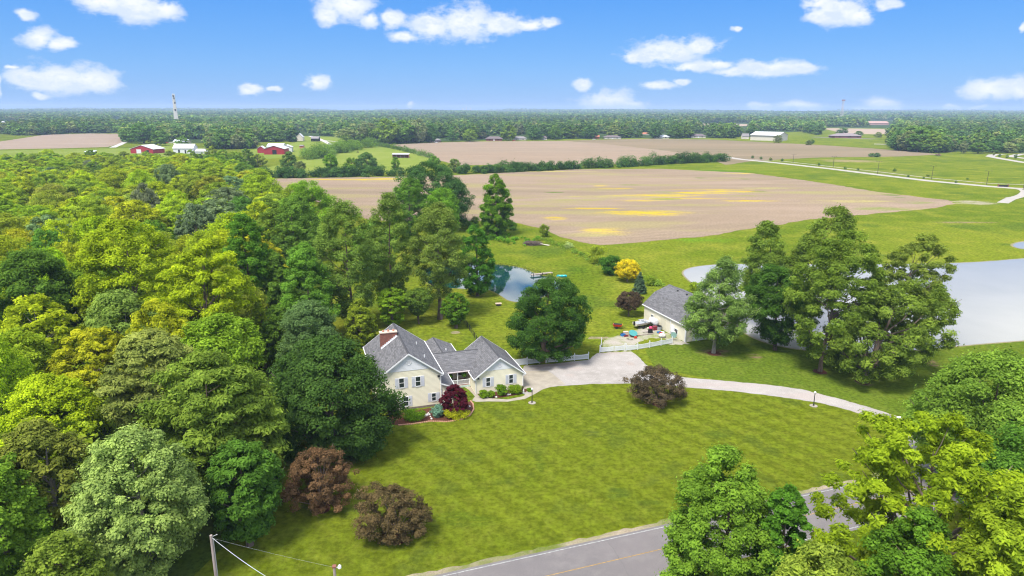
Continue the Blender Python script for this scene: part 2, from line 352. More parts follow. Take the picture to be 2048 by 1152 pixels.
def pt(x, y, w, h, col, st=1.):
    g = G(x, y); k = depth(g); rx = w * k / FPX; a = G(x, y - h); b = G(x, y + h); return (g[0], g[1], rx, max(1.5, (a[1] - b[1]) / 2), col, st)
GR1, GR2, GR3 = (.122, .152, .012), (.080, .118, .008), (.180, .188, .022)
BROWN = (.19, .135, .08)
ground = sheet('ground', [(-14000, -300), (14000, -300), (14000, 14000), (-14000, 14000)], 0,
      groundmat('meadow_grass', (GR1, GR2, GR3), (.015, .08, 1.0), fine=(.55, 1.45), patch=[
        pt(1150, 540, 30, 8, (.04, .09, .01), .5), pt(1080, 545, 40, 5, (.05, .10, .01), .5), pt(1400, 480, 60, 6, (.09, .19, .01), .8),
        pt(1930, 445, 60, 1.5, (.2, .15, .1), .8), pt(1700, 322, 60, 3, (.28, .2, .14), .8), pt(1770, 345, 90, 6, (.13, .15, .04), .7), pt(1850, 402, 40, 5, (.2, .17, .1), .0),
        pt(1940, 405, 45, 5, (.3, .26, .2), .9), pt(1420, 343, 120, 4, (.08, .17, .01), .8), pt(1500, 715, 14, 3, BROWN, 1.), pt(1640, 742, 12, 3, BROWN, 1.),
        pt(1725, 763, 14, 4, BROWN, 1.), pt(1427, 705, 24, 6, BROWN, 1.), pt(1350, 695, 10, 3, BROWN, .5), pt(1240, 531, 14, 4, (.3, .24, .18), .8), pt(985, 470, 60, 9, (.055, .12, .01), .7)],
        blotch=(.035, .55, (.06, .10, .012), .7)))
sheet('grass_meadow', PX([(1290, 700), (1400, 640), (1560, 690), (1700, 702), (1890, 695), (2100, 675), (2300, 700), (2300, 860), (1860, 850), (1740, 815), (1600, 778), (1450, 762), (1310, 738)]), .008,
      groundmat('side_lawn_painted_shade', ((.10, .145, .014), (.08, .125, .012), (.13, .165, .022)), (.05, .3, 1.5), gain=.85, fine=(.62, 1.38), patch=[pt(1510, 712, 16, 3, BROWN, 1.), pt(1640, 743, 14, 3, BROWN, 1.), pt(1725, 764, 15, 4, BROWN, 1.), pt(1430, 704, 30, 7, BROWN, 1.), pt(1860, 725, 14, 8, BROWN, .8)]))  # side lawn: shade of the pond trees painted into its darker green
# front lawn with mowing stripes
lawn_px = [(795, 850), (905, 840), (950, 806), (1040, 799), (1085, 776), (1180, 768), (1250, 767), (1330, 771), (1400, 777), (1480, 784), (1560, 794), (1640, 806), (1700, 821), (1740, 836), (1800, 862), (1900, 950), (1880, 960)]
RD = np.array([.943, .331]); RN = np.array([-.331, .943])
def RP(a, n): return tuple(RD * a + RN * n)
lawn = sheet('lawn', [tuple(p[:2]) for p in PX(lawn_px)] + [RP(60, 59.9), RP(-60, 59.9), RP(-75, 100), tuple(G(600, 800)[:2])], .006,
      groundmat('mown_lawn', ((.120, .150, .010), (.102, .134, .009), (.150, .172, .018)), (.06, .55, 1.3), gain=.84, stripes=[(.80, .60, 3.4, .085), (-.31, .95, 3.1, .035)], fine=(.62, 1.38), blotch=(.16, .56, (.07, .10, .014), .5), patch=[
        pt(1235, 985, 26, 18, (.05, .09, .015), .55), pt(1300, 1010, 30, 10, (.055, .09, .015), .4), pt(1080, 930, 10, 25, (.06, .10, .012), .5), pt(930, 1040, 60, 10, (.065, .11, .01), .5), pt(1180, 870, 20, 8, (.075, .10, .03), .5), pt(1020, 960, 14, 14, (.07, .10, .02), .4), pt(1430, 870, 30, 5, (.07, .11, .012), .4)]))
# roadside strip lines
GRAVG = groundmat('road_shoulder', ((.31, .26, .19), (.12, .15, .03), (.25, .2, .15)), (.12, .8, 6), fine=(.7, 1.3))
sheet('gravel_shoulder', ragged([RP(-90, 58.8), RP(90, 58.8), RP(90, 59.75), RP(-90, 59.75)], .8, .22, 4), .012, GRAVG)
ASPH = groundmat('worn_asphalt', ((.175, .16, .16), (.15, .14, .14), (.20, .185, .18)), (.05, .5, 9), fine=(.85, 1.15), anis=(1, 1, 1))
road = sheet('road', [RP(-160, 51), RP(160, 51), RP(160, 59), RP(-160, 59)], .02, ASPH)
YEL = pbr('yellow_line_paint', (.34, .22, .08), .8, .5, 5); WLN = pbr('white_line_paint', (.33, .33, .32), .8, .45, 4)
sheet('road_marking', [RP(-160, 58.55), RP(160, 58.55), RP(160, 58.68), RP(-160, 58.68)], .026, WLN)
sheet('road_marking', [RP(-160, 51.35), RP(160, 51.35), RP(160, 51.48), RP(-160, 51.48)], .026, WLN)
sheet('road_marking', [RP(-160, 55.1), RP(160, 55.1), RP(160, 55.22), RP(-160, 55.22)], .026, YEL)
sheet('road_marking', [RP(-160, 54.8), RP(20, 54.8), RP(20, 54.92), RP(-160, 54.92)], .026, YEL)
CRK = pbr('tar_crack', (.12, .115, .11), .8, .2, 2)
r_ = random.Random(8)
for a in (-30, -12, 3, 14, 31, 43):
    w = [RP(a + r_.uniform(-.12, .12) + k * .1, 51.2 + k * .95) for k in range(9)]
    sheet('road_crack', [(p[0] - .02, p[1]) for p in w] + [(p[0] + .03, p[1]) for p in reversed(w)], .0235, CRK)
# driveway
drv = [(1050, 731), (1100, 728), (1177, 720), (1195, 706), (1262, 703), (1275, 712), (1292, 730), (1312, 741), (1370, 755), (1450, 762), (1540, 770), (1600, 778), (1680, 798), (1740, 815), (1800, 835), (1840, 852), (1885, 900), (1930, 960),
       (1850, 975), (1830, 905), (1800, 866), (1740, 836), (1700, 821), (1640, 806), (1560, 794), (1480, 784), (1400, 777), (1330, 771), (1250, 767), (1180, 768), (1100, 774), (1075, 782), (1050, 790), (1030, 760)]
GRAV = groundmat('pale_gravel', ((.325, .30, .28), (.265, .245, .225), (.37, .345, .325)), (.08, .6, 6), fine=(.82, 1.18), patch=[
    pt(1085, 735, 34, 6, (.20, .15, .125), .75), pt(1120, 728, 60, 3, (.27, .21, .19), .7), pt(1150, 737, 30, 5, (.34, .28, .26), .7), pt(1215, 705, 40, 3, (.33, .27, .25), .6), pt(1140, 750, 16, 3, (.36, .3, .27), .5),
    pt(1450, 771, 120, .8, (.33, .28, .26), .6), pt(1620, 793, 70, .8, (.33, .28, .26), .6), pt(1740, 828, 40, .8, (.33, .28, .26), .6), pt(1260, 727, 10, 1.5, (.3, .25, .22), .7)])
sheet('driveway', ragged(PX(drv), .7, .12, 3), .016, GRAV)
sheet('concrete_pad', PX([(1038, 745), (1055, 742), (1095, 741), (1112, 753), (1132, 770), (1100, 774), (1075, 782), (1046, 786)]), .024, CONC)
YARD = groundmat('weedy_gravel', ((.33, .30, .26), (.18, .21, .06), (.36, .33, .29)), (.15, .8, 6), fine=(.75, 1.25))
sheet('gravel_yard', ragged(PX([(1200, 704), (1203, 690), (1212, 677), (1250, 668), (1290, 652), (1320, 660), (1352, 676), (1380, 688), (1346, 690), (1300, 682), (1275, 690), (1262, 702)]), .6, .35, 6), .0125, YARD)
sheet('grass_patch', ragged(PX([(1275, 685), (1300, 676), (1330, 677), (1340, 682), (1320, 687), (1290, 693), (1262, 699)]), .6, .25, 9), .018, groundmat('yard_grass', (GR1, GR2, GR3), (.1, .5, 3)))
sheet('footpath', PX([(950, 793), (955, 786), (962, 788), (985, 797), (1015, 799), (1045, 793), (1062, 784), (1080, 774), (1098, 770), (1105, 773), (1085, 779), (1070, 788), (1050, 798), (1015, 803.5), (975, 803), (952, 804), (944, 801)]), .022, CONC)
sheet('footpath', PX([(915, 765), (928, 762), (945, 776), (966, 790), (950, 793), (938, 780)]), .02, CONC)
sheet('flower_bed', smoothpoly(PX([(788, 852), (820, 847), (860, 841), (900, 843), (928, 837), (943, 828), (948, 815), (944, 802), (930, 805), (905, 815), (880, 812), (850, 818), (795, 826), (770, 840)]), 2), .028, MULCH)
sheet('flower_bed', smoothpoly(PX([(948, 776), (955, 790), (965, 797), (1000, 796), (1040, 789), (1060, 780), (1068, 776), (1050, 778), (1000, 783), (960, 789), (950, 770), (935, 765), (925, 768)]), 2), .028, MULCH)

# far fields
BE1, BE2, BE3 = (.24, .18, .128), (.20, .155, .105), (.28, .212, .155)
YF = (.44, .33, .003); GF = (.12, .18, .02); DG = (.07, .13, .01)
fieldA = [(500, 359), (560, 357), (830, 353), (920, 350), (1150, 339), (1320, 337.5), (1500, 346), (1590, 358), (1660, 368), (1750, 383), (1830, 393), (1895, 400), (1912, 408), (1860, 417), (1780, 425), (1690, 433), (1610, 440), (1560, 450), (1500, 458), (1420, 471), (1350, 478), (1290, 484), (1200, 490), (1160, 484), (1120, 474), (1095, 462), (1050, 450), (1000, 440), (900, 445), (740, 440), (640, 405), (540, 372)]
mA = groundmat('bean_stubble', (BE1, BE2, BE3), (.012, .06, 1.2), anis=(.25, 1, 1), fine=(.72, 1.28), stripes=[(.30, .954, 3.4, .05)], blotch=(.05, .52, (.24, .21, .09), .6), patch=[
    pt(700, 359, 90, 1.6, YF, .95), pt(780, 358, 60, 1.6, YF, .95), pt(1110, 343, 70, 1.2, (.36, .33, .06), .8), pt(1400, 386, 60, 2.0, YF, .95), pt(1320, 391, 90, 3.0, YF, .95), pt(1450, 383, 70, 2., YF, .9), pt(1280, 401, 60, 2., YF, .7),
    pt(1500, 402, 60, 1.6, YF, .95), pt(1290, 426, 90, 6, YF, .9), pt(1190, 417, 60, 1.5, YF, .85), pt(1210, 462, 50, 7, (.42, .32, .05), .85), pt(1480, 347, 30, 1.2, YF, .7), pt(1600, 356, 40, 1.5, YF, .8), pt(1230, 377, 40, 1.4, YF, .7), pt(1200, 372, 18, .9, YF, .9), pt(1110, 437, 24, 4, YF, .7),
    pt(1240, 393, 120, 3, (.30, .27, .08), .7), pt(1110, 385, 22, 1.2, DG, .95), pt(1330, 398, 40, 2., GF, .8), pt(1260, 370, 20, 1., DG, .9), pt(1330, 384, 30, 1.6, GF, .6), pt(1400, 356, 12, 1.2, DG, .9), pt(1490, 358, 9, 1., DG, .9), pt(1520, 383, 16, 1.2, DG, .7), pt(1780, 390, 16, 1.5, DG, .8), pt(1800, 395, 18, 1.2, DG, .8),
    pt(1700, 402, 80, 3, (.33, .29, .10), .8), pt(1830, 405, 40, 3, GF, .6), pt(1760, 418, 60, 4, GF, .75), pt(1530, 377, 50, 2., (.3, .27, .09), .8), pt(1180, 470, 40, 5, (.3, .27, .1), .5),
    pt(1000, 395, 90, 2.5, (.22, .21, .07), .7), pt(1050, 412, 80, 3, (.24, .22, .08), .7), pt(1150, 400, 70, 2, (.22, .22, .06), .8), pt(1400, 410, 90, 3, (.24, .22, .08), .6), pt(1350, 372, 90, 1.5, (.22, .2, .08), .7), pt(1480, 392, 70, 1.6, (.2, .2, .05), .8), pt(1100, 425, 60, 4, (.25, .22, .09), .7), pt(1360, 397, 110, 1.4, YF, .8), pt(1420, 379, 90, 1.1, YF, .6), pt(950, 370, 60, 2, (.24, .22, .09), .6), pt(1620, 385, 60, 2, (.23, .22, .08), .7), pt(1250, 350, 90, 1.5, (.26, .25, .08), .6)])
sheet('field', ragged(PX(fieldA), 4, 1.0, 2), .03, mA)
mB = groundmat('tilled_stubble', (BE1, (.23, .18, .13), BE3), (.008, .05, .6), anis=(.2, 1, 1), fine=(.85, 1.15), stripes=[(-.42, .91, 11.0, .13)])
sheet('field', ragged(PX([(786, 289.5), (870, 285), (960, 283), (1130, 281.5), (1200, 287), (1260, 293), (1330, 301), (1400, 311), (1385, 318), (1280, 327), (1150, 331), (920, 330), (868, 319), (800, 297)]), 8, 1.2, 5), .03, mB)
mC = groundmat('bare_brown_soil', ((.20, .155, .10), (.155, .13, .08), (.235, .18, .12)), (.006, .03, .5), anis=(.15, 1, 1), fine=(.9, 1.1))
sheet('field', ragged(PX([(1130, 281), (1220, 279), (1300, 277.5), (1420, 279), (1520, 284), (1640, 290), (1760, 298), (1840, 305), (1885, 309), (1800, 313), (1740, 314), (1640, 315), (1560, 319), (1500, 323), (1450, 330), (1400, 311), (1330, 301), (1260, 293), (1200, 287)]), 8, 1.2, 7), .034, mC)
sheet('field', ragged(PX([(-200, 300), (-60, 300), (150, 296), (215, 294), (245, 286), (254, 268), (180, 267), (90, 269.5), (40, 277), (0, 283), (-200, 290)]), 8, 1, 8), .03, groundmat('tan_stubble', ((.29, .22, .165), (.26, .20, .15), (.31, .24, .18)), (.008, .05, .6), anis=(.2, 1, 1), fine=(.9, 1.1)))
sheet('field', PX([(1640, 256), (1775, 258), (1782, 266), (1760, 269), (1690, 267)]), .03, groundmat('far_tan_field', ((.31, .24, .18), (.28, .215, .16), (.33, .26, .2)), (.006, .05, .6), fine=(.9, 1.1)))
sheet('field', PX([(0, 243), (20, 243), (66, 243), (68, 246), (30, 250), (0, 249)]), .03, bpy.data.materials['far_tan_field'])
sheet('field', PX([(1400, 247), (1495, 248), (1494, 252), (1405, 255)]), .03, bpy.data.materials['far_tan_field'])
PG = groundmat('pale_pasture', ((.17, .21, .035), (.14, .19, .025), (.21, .24, .06)), (.01, .05, .8), fine=(.85, 1.15))
sheet('pasture', PX([(520, 348), (530, 336), (600, 320), (690, 303), (745, 294), (775, 293), (800, 298), (868, 318), (850, 345)]), .02, PG)
sheet('pasture', PX([(-200, 306), (0, 301), (150, 298), (260, 296), (340, 287), (330, 280), (420, 300), (420, 330), (-200, 335)]), .02, PG)
sheet('pasture', PX([(500, 300), (590, 286), (600, 272), (700, 274), (700, 290), (620, 312), (500, 320)]), .02, PG)
sheet('grass_field', PX([(1380, 277), (1480, 281), (1600, 287), (1760, 297), (1830, 300), (1800, 270), (1690, 263), (1560, 268)]), .02, bpy.data.materials['meadow_grass'])
CP = pbr('pale_concrete_road', (.36, .33, .29), .9, .12, .3)
def strip(name, pts, w, z, mat=CP):
    c = [np.array(G(*p)[:2]) for p in pts]; L, R_ = [], []
    for i, p in enumerate(c):
        t = c[min(i + 1, len(c) - 1)] - c[max(i - 1, 0)]; t /= np.linalg.norm(t); n = np.array([-t[1], t[0]]); L.append(p + n * w / 2); R_.append(p - n * w / 2)
    return sheet(name, [tuple(p) for p in L] + [tuple(p) for p in reversed(R_)], z, mat)
strip('road', [(1440, 312), (1480, 318.5), (1560, 326.5), (1660, 337.5), (1760, 350), (1860, 362), (1980, 373), (2048, 378), (2150, 385)], 8.5, .05)
strip('sidewalk', [(1500, 318.5), (1570, 323), (1660, 333), (1760, 344), (1860, 356), (1980, 367), (2100, 371)], 2.4, .045)
strip('sidewalk', [(2014, 396), (2030, 394), (2041, 389), (2047, 384), (2043, 380), (2030, 377)], 2.6, .045)
strip('road', [(2170, 340), (2048, 325), (2000, 317), (1980, 313), (1986, 309.5), (2005, 308.5)], 8, .045)
strip('road', [(2170, 325), (2060, 318), (2020, 313), (2040, 308.5), (2100, 306)], 8, .043)
strip('driveway', [(2100, 382), (2048, 390), (2020, 398), (2005, 406)], 5, .04)
LGR = pbr('pale_gravel_lane', (.45, .42, .4), .9, .12, .3)
strip('lane', [(225, 295), (240, 289), (250, 284), (258, 281)], 7, .045, LGR); strip('lane', [(662, 289), (650, 283), (636, 277), (620, 272)], 7, .045, LGR)
strip('lane', [(640, 280), (700, 286), (760, 287)], 4, .043, LGR)
strip('parking_lot', [(1625, 274), (1675, 275.5), (1750, 278)], 22, .045, ASPH); strip('parking_lot', [(1748, 288), (1790, 289)], 18, .045, CP)

# ponds
def water(name, deep, rough, tint):
    m, (node, put, math_, vmath, mix, rng, noise, Lk), out = newmat(name)
    tc = node('ShaderNodeTexCoord'); n = noise(tc.outputs['Object'], .05, 3)
    b = node('ShaderNodeBsdfPrincipled'); put(b.inputs['Base Color'], mix(rng(n, .3, .7), deep, tint)); b.inputs['Roughness'].default_value = rough; b.inputs['IOR'].default_value = 1.55 if deep[1] < .1 else 1.33; b.inputs['Specular IOR Level'].default_value = .5
    bp = node('ShaderNodeBump'); bp.inputs['Strength'].default_value = .04; bp.inputs['Distance'].default_value = .02; Lk.new(noise(tc.outputs['Object'], 2.5, 3), bp.inputs['Height']); Lk.new(bp.outputs[0], b.inputs['Normal'])
    Lk.new(b.outputs[0], out.inputs[0]); return m
big = [(1364, 543), (1385, 534), (1430, 529), (1500, 528), (1600, 529), (1700, 529), (1860, 528), (1960, 524.5), (2048, 517), (2200, 505), (2350, 515), (2350, 640), (2200, 668), (2048, 681), (1960, 688), (1900, 693.5), (1800, 703), (1700, 706), (1600, 700), (1530, 686), (1480, 662), (1440, 620), (1400, 578), (1372, 556)]
bigw = smoothpoly(PX(big), 2); c0 = np.mean(np.array(bigw), 0)
SAND = groundmat('muddy_sand_bank', ((.22, .19, .12), (.15, .16, .06), (.26, .22, .15)), (.1, .8, 4), fine=(.8, 1.2))
def grow(poly, d):
    P = np.array(poly); A = np.sum(P[:, 0] * np.roll(P[:, 1], -1) - np.roll(P[:, 0], -1) * P[:, 1])
    t = np.roll(P, -1, 0) - np.roll(P, 1, 0); t /= np.linalg.norm(t, axis=1)[:, None]; n = np.stack([t[:, 1], -t[:, 0]], 1) * (1 if A > 0 else -1); return [tuple(p) for p in P + n * d]
sheet('pond_bank', ragged(grow(bigw, .5), 1.2, .22, 2), .018, SAND); sheet('pond', bigw, .03, water('pale_turbid_water', (.225, .225, .20), .12, (.25, .247, .22)))
sm = smoothpoly(PX([(2024, 489), (2040, 484), (2080, 481), (2120, 485), (2100, 496), (2050, 499), (2030, 495)]), 2)
sheet('pond_bank', grow(sm, .8), .018, SAND); sheet('pond', sm, .03, bpy.data.materials['pale_turbid_water'])
sp = smoothpoly(PX([(840, 545), (855, 536), (890, 529), (960, 527), (1010, 530), (1045, 536), (1068, 546), (1085, 553), (1118, 553), (1132, 566), (1110, 585), (1060, 604), (1020, 604), (1003, 592), (978, 578), (930, 578), (870, 574), (848, 562)]), 2)
sheet('pond_bank', grow(sp, .7), .018, groundmat('reedy_bank', ((.15, .15, .03), (.10, .12, .02), (.2, .18, .06)), (.1, .8, 4)))
sheet('pond', sp, .03, water('blue_green_water', (.005, .035, .036), .02, (.008, .045, .045)))
FLOOR = groundmat('woodland_floor', ((.05, .085, .012), (.07, .09, .018), (.04, .07, .01)), (.03, .2, 2))
wood_poly = [(-400, 318), (-100, 330), (0, 342), (200, 345), (480, 350), (530, 368), (600, 400), (650, 480), (640, 560), (600, 650), (585, 760), (560, 850), (540, 960), (500, 1060), (440, 1100), (380, 1160), (300, 1300), (-300, 1300), (-900, 800)]
sheet('woodland_floor', ragged(PX(wood_poly), 3, 1.2, 3), .01, FLOOR)
farfl = groundmat('distant_woodland_floor', ((.03, .055, .015), (.04, .07, .02), (.06, .08, .03)), (.004, .02, .2))
sheet('distant_woodland_floor', [tuple(p[:2]) for p in PX([(-1500, 268), (40, 268), (250, 266), (330, 285), (500, 288), (600, 272), (700, 274), (745, 293), (790, 286), (1000, 280), (1300, 276), (1500, 277), (1530, 266), (1640, 262), (1640, 255), (1780, 257), (1785, 298), (1900, 303), (2100, 306), (3500, 306)])] + [(13000, 13500), (-13000, 13500)], .015, farfl)

FARF = [(1085, 1175, 244, 247.5, 0), (630, 700, 238.5, 240.5, 1), (300, 350, 246, 249, 0), (1250, 1335, 240.5, 243, 1), (1800, 1905, 237, 239.5, 0), (760, 850, 233.5, 235.5, 1), (100, 190, 236, 238, 0), (1480, 1560, 234, 236, 1), (1930, 2040, 246, 249, 1), (960, 1040, 250, 252.5, 1)]
for a_, b_, c_, d_, m_ in FARF:
    sheet('field', PX([(a_, d_), (b_, d_ - .3), (b_ + 6, c_), (a_ + 10, c_ + .2)]), .04, bpy.data.materials['far_tan_field'] if m_ == 0 else PG)

# ------------------------------------------------------------------ trees
def prof(shape, h):
    h = np.clip(h, 0, 1)
    def dome(c, lo, p=2.):
        a = np.where(h < c, lo + (1 - lo) * (h / c) ** .7, np.sqrt(np.clip(1 - (np.clip(h - c, 0, 1) / (1 - c)) ** p, 0, 1))); return a
    if shape == 'round': return dome(.42, .35)
    if shape == 'dome': return dome(.30, .62)
    if shape == 'oval': return dome(.38, .30, 1.6)
    if shape == 'cone': return np.where(h < .12, .75 + 2 * h, (1 - h) ** .8 / (.88 ** .8)) + .03
    if shape == 'egg': return dome(.28, .45, 1.35)
    if shape == 'vase': return dome(.62, .30)
    if shape == 'flat': return dome(.5, .5, 2.6)
    return dome(.4, .4)
def leaves(rng, cen, rc, tone, n, size, asp, flat, out0, up_=.65, stray_=.14):
    """n leaves spread over clumps (centres cen, radii rc)"""
    w = rc ** 2; idx = rng.choice(len(cen), n, p=w / w.sum())
    d = rng.normal(size=(n, 3)); d[:, 2] += .35; d /= np.linalg.norm(d, axis=1)[:, None]
    r = (.45 + .62 * rng.random(n) ** .6); stray = rng.random(n) < stray_; r = np.where(stray, r * rng.uniform(1.1, 1.75, n), r)
    p = cen[idx] + d * (r * rc[idx])[:, None] * np.array([1, 1, flat])
    o = p - out0; o /= np.linalg.norm(o, axis=1)[:, None] + 1e-6
    nr = d * .8 + o * .35 + np.array([0, 0, up_]) + rng.normal(size=(n, 3)) * .42; nr /= np.linalg.norm(nr, axis=1)[:, None]
    t = rng.normal(size=(n, 3)); t[:, 2] -= .2; t -= nr * np.sum(t * nr, 1)[:, None]; t /= np.linalg.norm(t, axis=1)[:, None]; b = np.cross(nr, t)
    s = size * (.65 + .7 * rng.random(n)); a = (t * (s * asp)[:, None]); c = b * (s)[:, None]
    V = np.stack([p - a, p - c * .5 + a * .1, p + a, p + c * .5 + a * .1], 1)
    tn = np.clip(tone[idx] + rng.normal(size=n) * .2, 0, 1)
    return V.reshape(-1, 3), tn
def make_crown(seed, shape, R, z0, z1, n=14000, size=.28, asp=.8, nc=110, flat=.62, lump=.22, hollow=.55, csize=(.15, .27), off=(0, 0), lean=(0, 0), stray_=.14, ell_=1., tight=.6):
    rng = np.random.default_rng(seed); H_ = z1 - z0; cen = []; rc = []
    ph = rng.random(6) * 6.28
    while len(cen) < nc:
        h = rng.random(); p = float(prof(shape, np.array(h)))
        if rng.random() > p * .9 + .1: continue
        az_ = rng.random() * 6.283; f = 1 - hollow * rng.random() ** 1.5
        r0 = R * rng.uniform(*csize) * (1 if shape != 'cone' else .8)
        lob = 1 + lump * (math.sin(2 * az_ + ph[0] + 3 * h) * .5 + math.sin(3 * az_ + ph[1] - 5 * h) * .45 + math.sin(5 * az_ + ph[2] + 7 * h) * .3)
        rad = max(0, R * p * lob * f - r0 * tight)
        z = z0 + h * H_; z = min(z, z1 - r0 * flat * .8) if p < .6 and h > .5 else z
        cen.append((rad * math.cos(az_) + off[0] + lean[0] * h, rad * math.sin(az_) * ell_ + off[1] + lean[1] * h, z)); rc.append(r0)
    cen = np.array(cen); rc = np.array(rc); tone = np.clip(.5 + rng.normal(size=nc) * .22, 0, 1)
    V, tn = leaves(rng, cen, rc, tone, n, size, asp, flat, np.array([off[0] + lean[0] * .5, off[1], z0 + H_ * .35]), stray_=stray_)
    return V, tn, cen, rc
def trunk_mb(rng, h, r, cen, z0, k=12, limbs=16, lean=(0, 0), multi=1):
    m = MB(); base = Vector((0, 0, -.1))
    for q in range(multi):
        top = Vector((lean[0] * .6 + rng.uniform(-.3, .3) * (1 + multi), lean[1] * .6 + rng.uniform(-.3, .3) * (1 + multi), h * .86)); pts = []; rad = []
        for i in range(7):
            t = i / 6; pts.append(base.lerp(top, t) + Vector((rng.uniform(-.12, .12) * h * .06 * (i > 0), rng.uniform(-.12, .12) * h * .06 * (i > 0), 0))); rad.append(r * (1 - t) ** .8 * (1.45 if i == 0 else 1) / math.sqrt(multi) + .03)
        m.tube(pts, rad, 8)
        idx = list(range(len(cen))); rng.shuffle(idx)
        for i in idx[:limbs // multi]:
            c = Vector(cen[i]); s = max(z0 * .9, c.z - math.hypot(c.x - lean[0] * .5, c.y - lean[1] * .5) * rng.uniform(.6, 1.1)); t = min(.95, max(.15, s / (h * .86))); a = base.lerp(top, t)
            mid = a.lerp(c, .5) + Vector((0, 0, -.08 * (c - a).length)); rr = max(.05, r * (1 - t) * .55 + .04)
            m.tube([a, mid, c, c + (c - mid) * .25], [rr, rr * .65, rr * .35, .03], 5, False)
    return m
LEAFN = 0
def tree(name, label, base, top, l, r, cb=.22, shape='round', col=(.05, .09, .01), n=14000, size=.27, asp=.8, seed=1, trunk=.3, bark=BARK, multi=1, cat='tree', group=None, bz=0, depthpx=None, csz=(.15, .27), nc=110, limbs=16, crownname='crown', hollow=.42, lump=.16, ring=False, flat=.72, ell_=1.):
    g = G(*base); h = max(.5, HT(g, base[0], top)); k = depth((g[0], g[1], h * .55)); R = (r - l) / 2 * k / FPX; ox = ((l + r) / 2 - base[0]) * k / FPX
    root = empty(name, (g[0], g[1], bz), 0, label, cat, group)
    z0 = h * cb
    V, tn, cen, rc = make_crown(seed, shape, R, z0, h, int(n * 2.6), size * .76, asp, nc=int(nc * 2.1), csize=(csz[0] * .72, csz[1] * .72), off=(0, 0), lean=(ox * 1.6, 0), hollow=hollow, lump=lump, flat=flat, ell_=ell_)
    me = npmesh(crownname, V, 4, LEAF, tn); c = link(bpy.data.objects.new(crownname, me), root); c.color = (*col, 1)
    if trunk: trunk_mb(random.Random(seed), h, trunk, cen, z0, limbs=limbs, lean=(ox * 1.6, 0), multi=multi).build('trunk', bark, root)
    return root, g, R, h
def ringat(px, w, h, label):
    g = G(*px); k = depth(g); R = w * k / FPX; Ry = R
    pts = [(g[0] + R * math.cos(a) * rs.uniform(.85, 1.1), g[1] + Ry * math.sin(a) * rs.uniform(.85, 1.1)) for a in np.linspace(0, 6.283, 14)[:-1]]
    o = sheet('mulch_ring', pts, .034, MULCH, kind='structure'); return o
DK = (.018, .055, .014); MG = (.055, .105, .012); YG = (.12, .165, .008); OL = (.085, .105, .012); BR = (.085, .055, .04); PL = (.16, .20, .075); BG = (.075, .13, .012); SG = (.06, .10, .04); LM = (.10, .165, .008)
T = tree
T('maple_tree', 'very large dark green maple overlapping the left end of the cream house', (668, 905), 680, 534, 795, .06, 'dome', (.028, .056, .012), 36000, .27, seed=11, trunk=.45, nc=190, csz=(.13, .23))
T('maple_tree', 'dark green bushy maple just behind the biggest dark maple, left of the chimney', (622, 765), 602, 558, 690, .12, 'round', (.052, .088, .030), 15000, .27, seed=12)
T('silver_maple_tree', 'pale silvery green round tree at the lawn edge nearest the leaning utility pole', (310, 1165), 850, 183, 424, .10, 'oval', (.125, .170, .048), 34000, .23, seed=13, nc=170, bark=BARKP, csz=(.12, .22), lump=.15)
T('beech_tree', 'wide feathery olive green tree between the pale silvery tree and the dark maple', (455, 1010), 705, 315, 575, .14, 'dome', (.074, .110, .016), 30000, .27, 1.3, seed=14, nc=150, flat=.45)
T('beech_tree', 'feathery grey green tree with drooping twigs left behind the wide olive tree', (325, 905), 655, 235, 420, .15, 'oval', (.105, .125, .03), 20000, .26, 1.4, seed=15, flat=.45)
T('beech_tree', 'lower dark feathery tree hanging over the lawn under the wide olive tree', (500, 1090), 880, 425, 575, .10, 'round', (.04, .085, .012), 12000, .25, 1.2, seed=16)
T('ash_tree', 'tall airy yellow green tree showing a long bare trunk left of the house', (414, 768), 478, 345, 524, .28, 'oval', (.142, .180, .008), 19000, .27, 1.1, seed=17, trunk=.5, limbs=26, nc=120, hollow=.5, csz=(.11, .2))
T('ash_tree', 'broad rounded yellow green tree left of the tall bare trunked one', (300, 735), 440, 175, 398, .25, 'dome', (.132, .170, .008), 25000, .28, 1.1, seed=18, trunk=.5, limbs=22, nc=140, csz=(.11, .2))
T('elm_tree', 'dark feathery spreading tree at the left frame edge beside the broad yellow green tree', (95, 745), 498, 0, 195, .12, 'dome', (.045, .085, .012), 22000, .27, 1.3, seed=19)
T('hickory_tree', 'grey green open crowned tree below the broad yellow green tree', (278, 800), 580, 190, 345, .2, 'round', (.085, .125, .025), 14000, .27, 1.1, seed=20, bark=BARKP, limbs=24)
T('maple_tree', 'bright lime green maple in the wood left of the pale silvery tree', (130, 930), 748, 35, 205, .15, 'dome', (.155, .20, .008), 17000, .26, seed=21)
T('maple_tree', 'lime green maple on the left frame edge above the bright lime maple', (60, 855), 650, 0, 130, .15, 'round', (.125, .17, .012), 13000, .26, seed=22)
T('locust_tree', 'thin olive brown tree with bare grey twigs left of the pale silvery tree', (130, 1120), 835, 30, 205, .2, 'oval', (.085, .10, .018), 12000, .25, 1.2, seed=23, bark=BARKP, limbs=40)
T('maple_tree', 'green maple in the lower left corner of the wood', (35, 1200), 890, -70, 110, .15, 'round', (.075, .13, .014), 16000, .25, seed=24)
T('locust_tree', 'low olive tree at the bottom edge left of the pale silvery tree', (150, 1290), 1060, 60, 240, .1, 'dome', (.07, .10, .014), 10000, .24, seed=25)
T('conifer_tree', 'narrow yellow green larch standing right of the long bare trunk', (530, 735), 595, 498, 560, .05, 'cone', (.09, .125, .010), 9000, .25, 1.3, seed=26)
T('maple_tree', 'mid green tree filling the gap left of the bright cone shaped tree', (572, 655), 505, 528, 602, .08, 'oval', (.055, .10, .014), 13000, .28, seed=27)
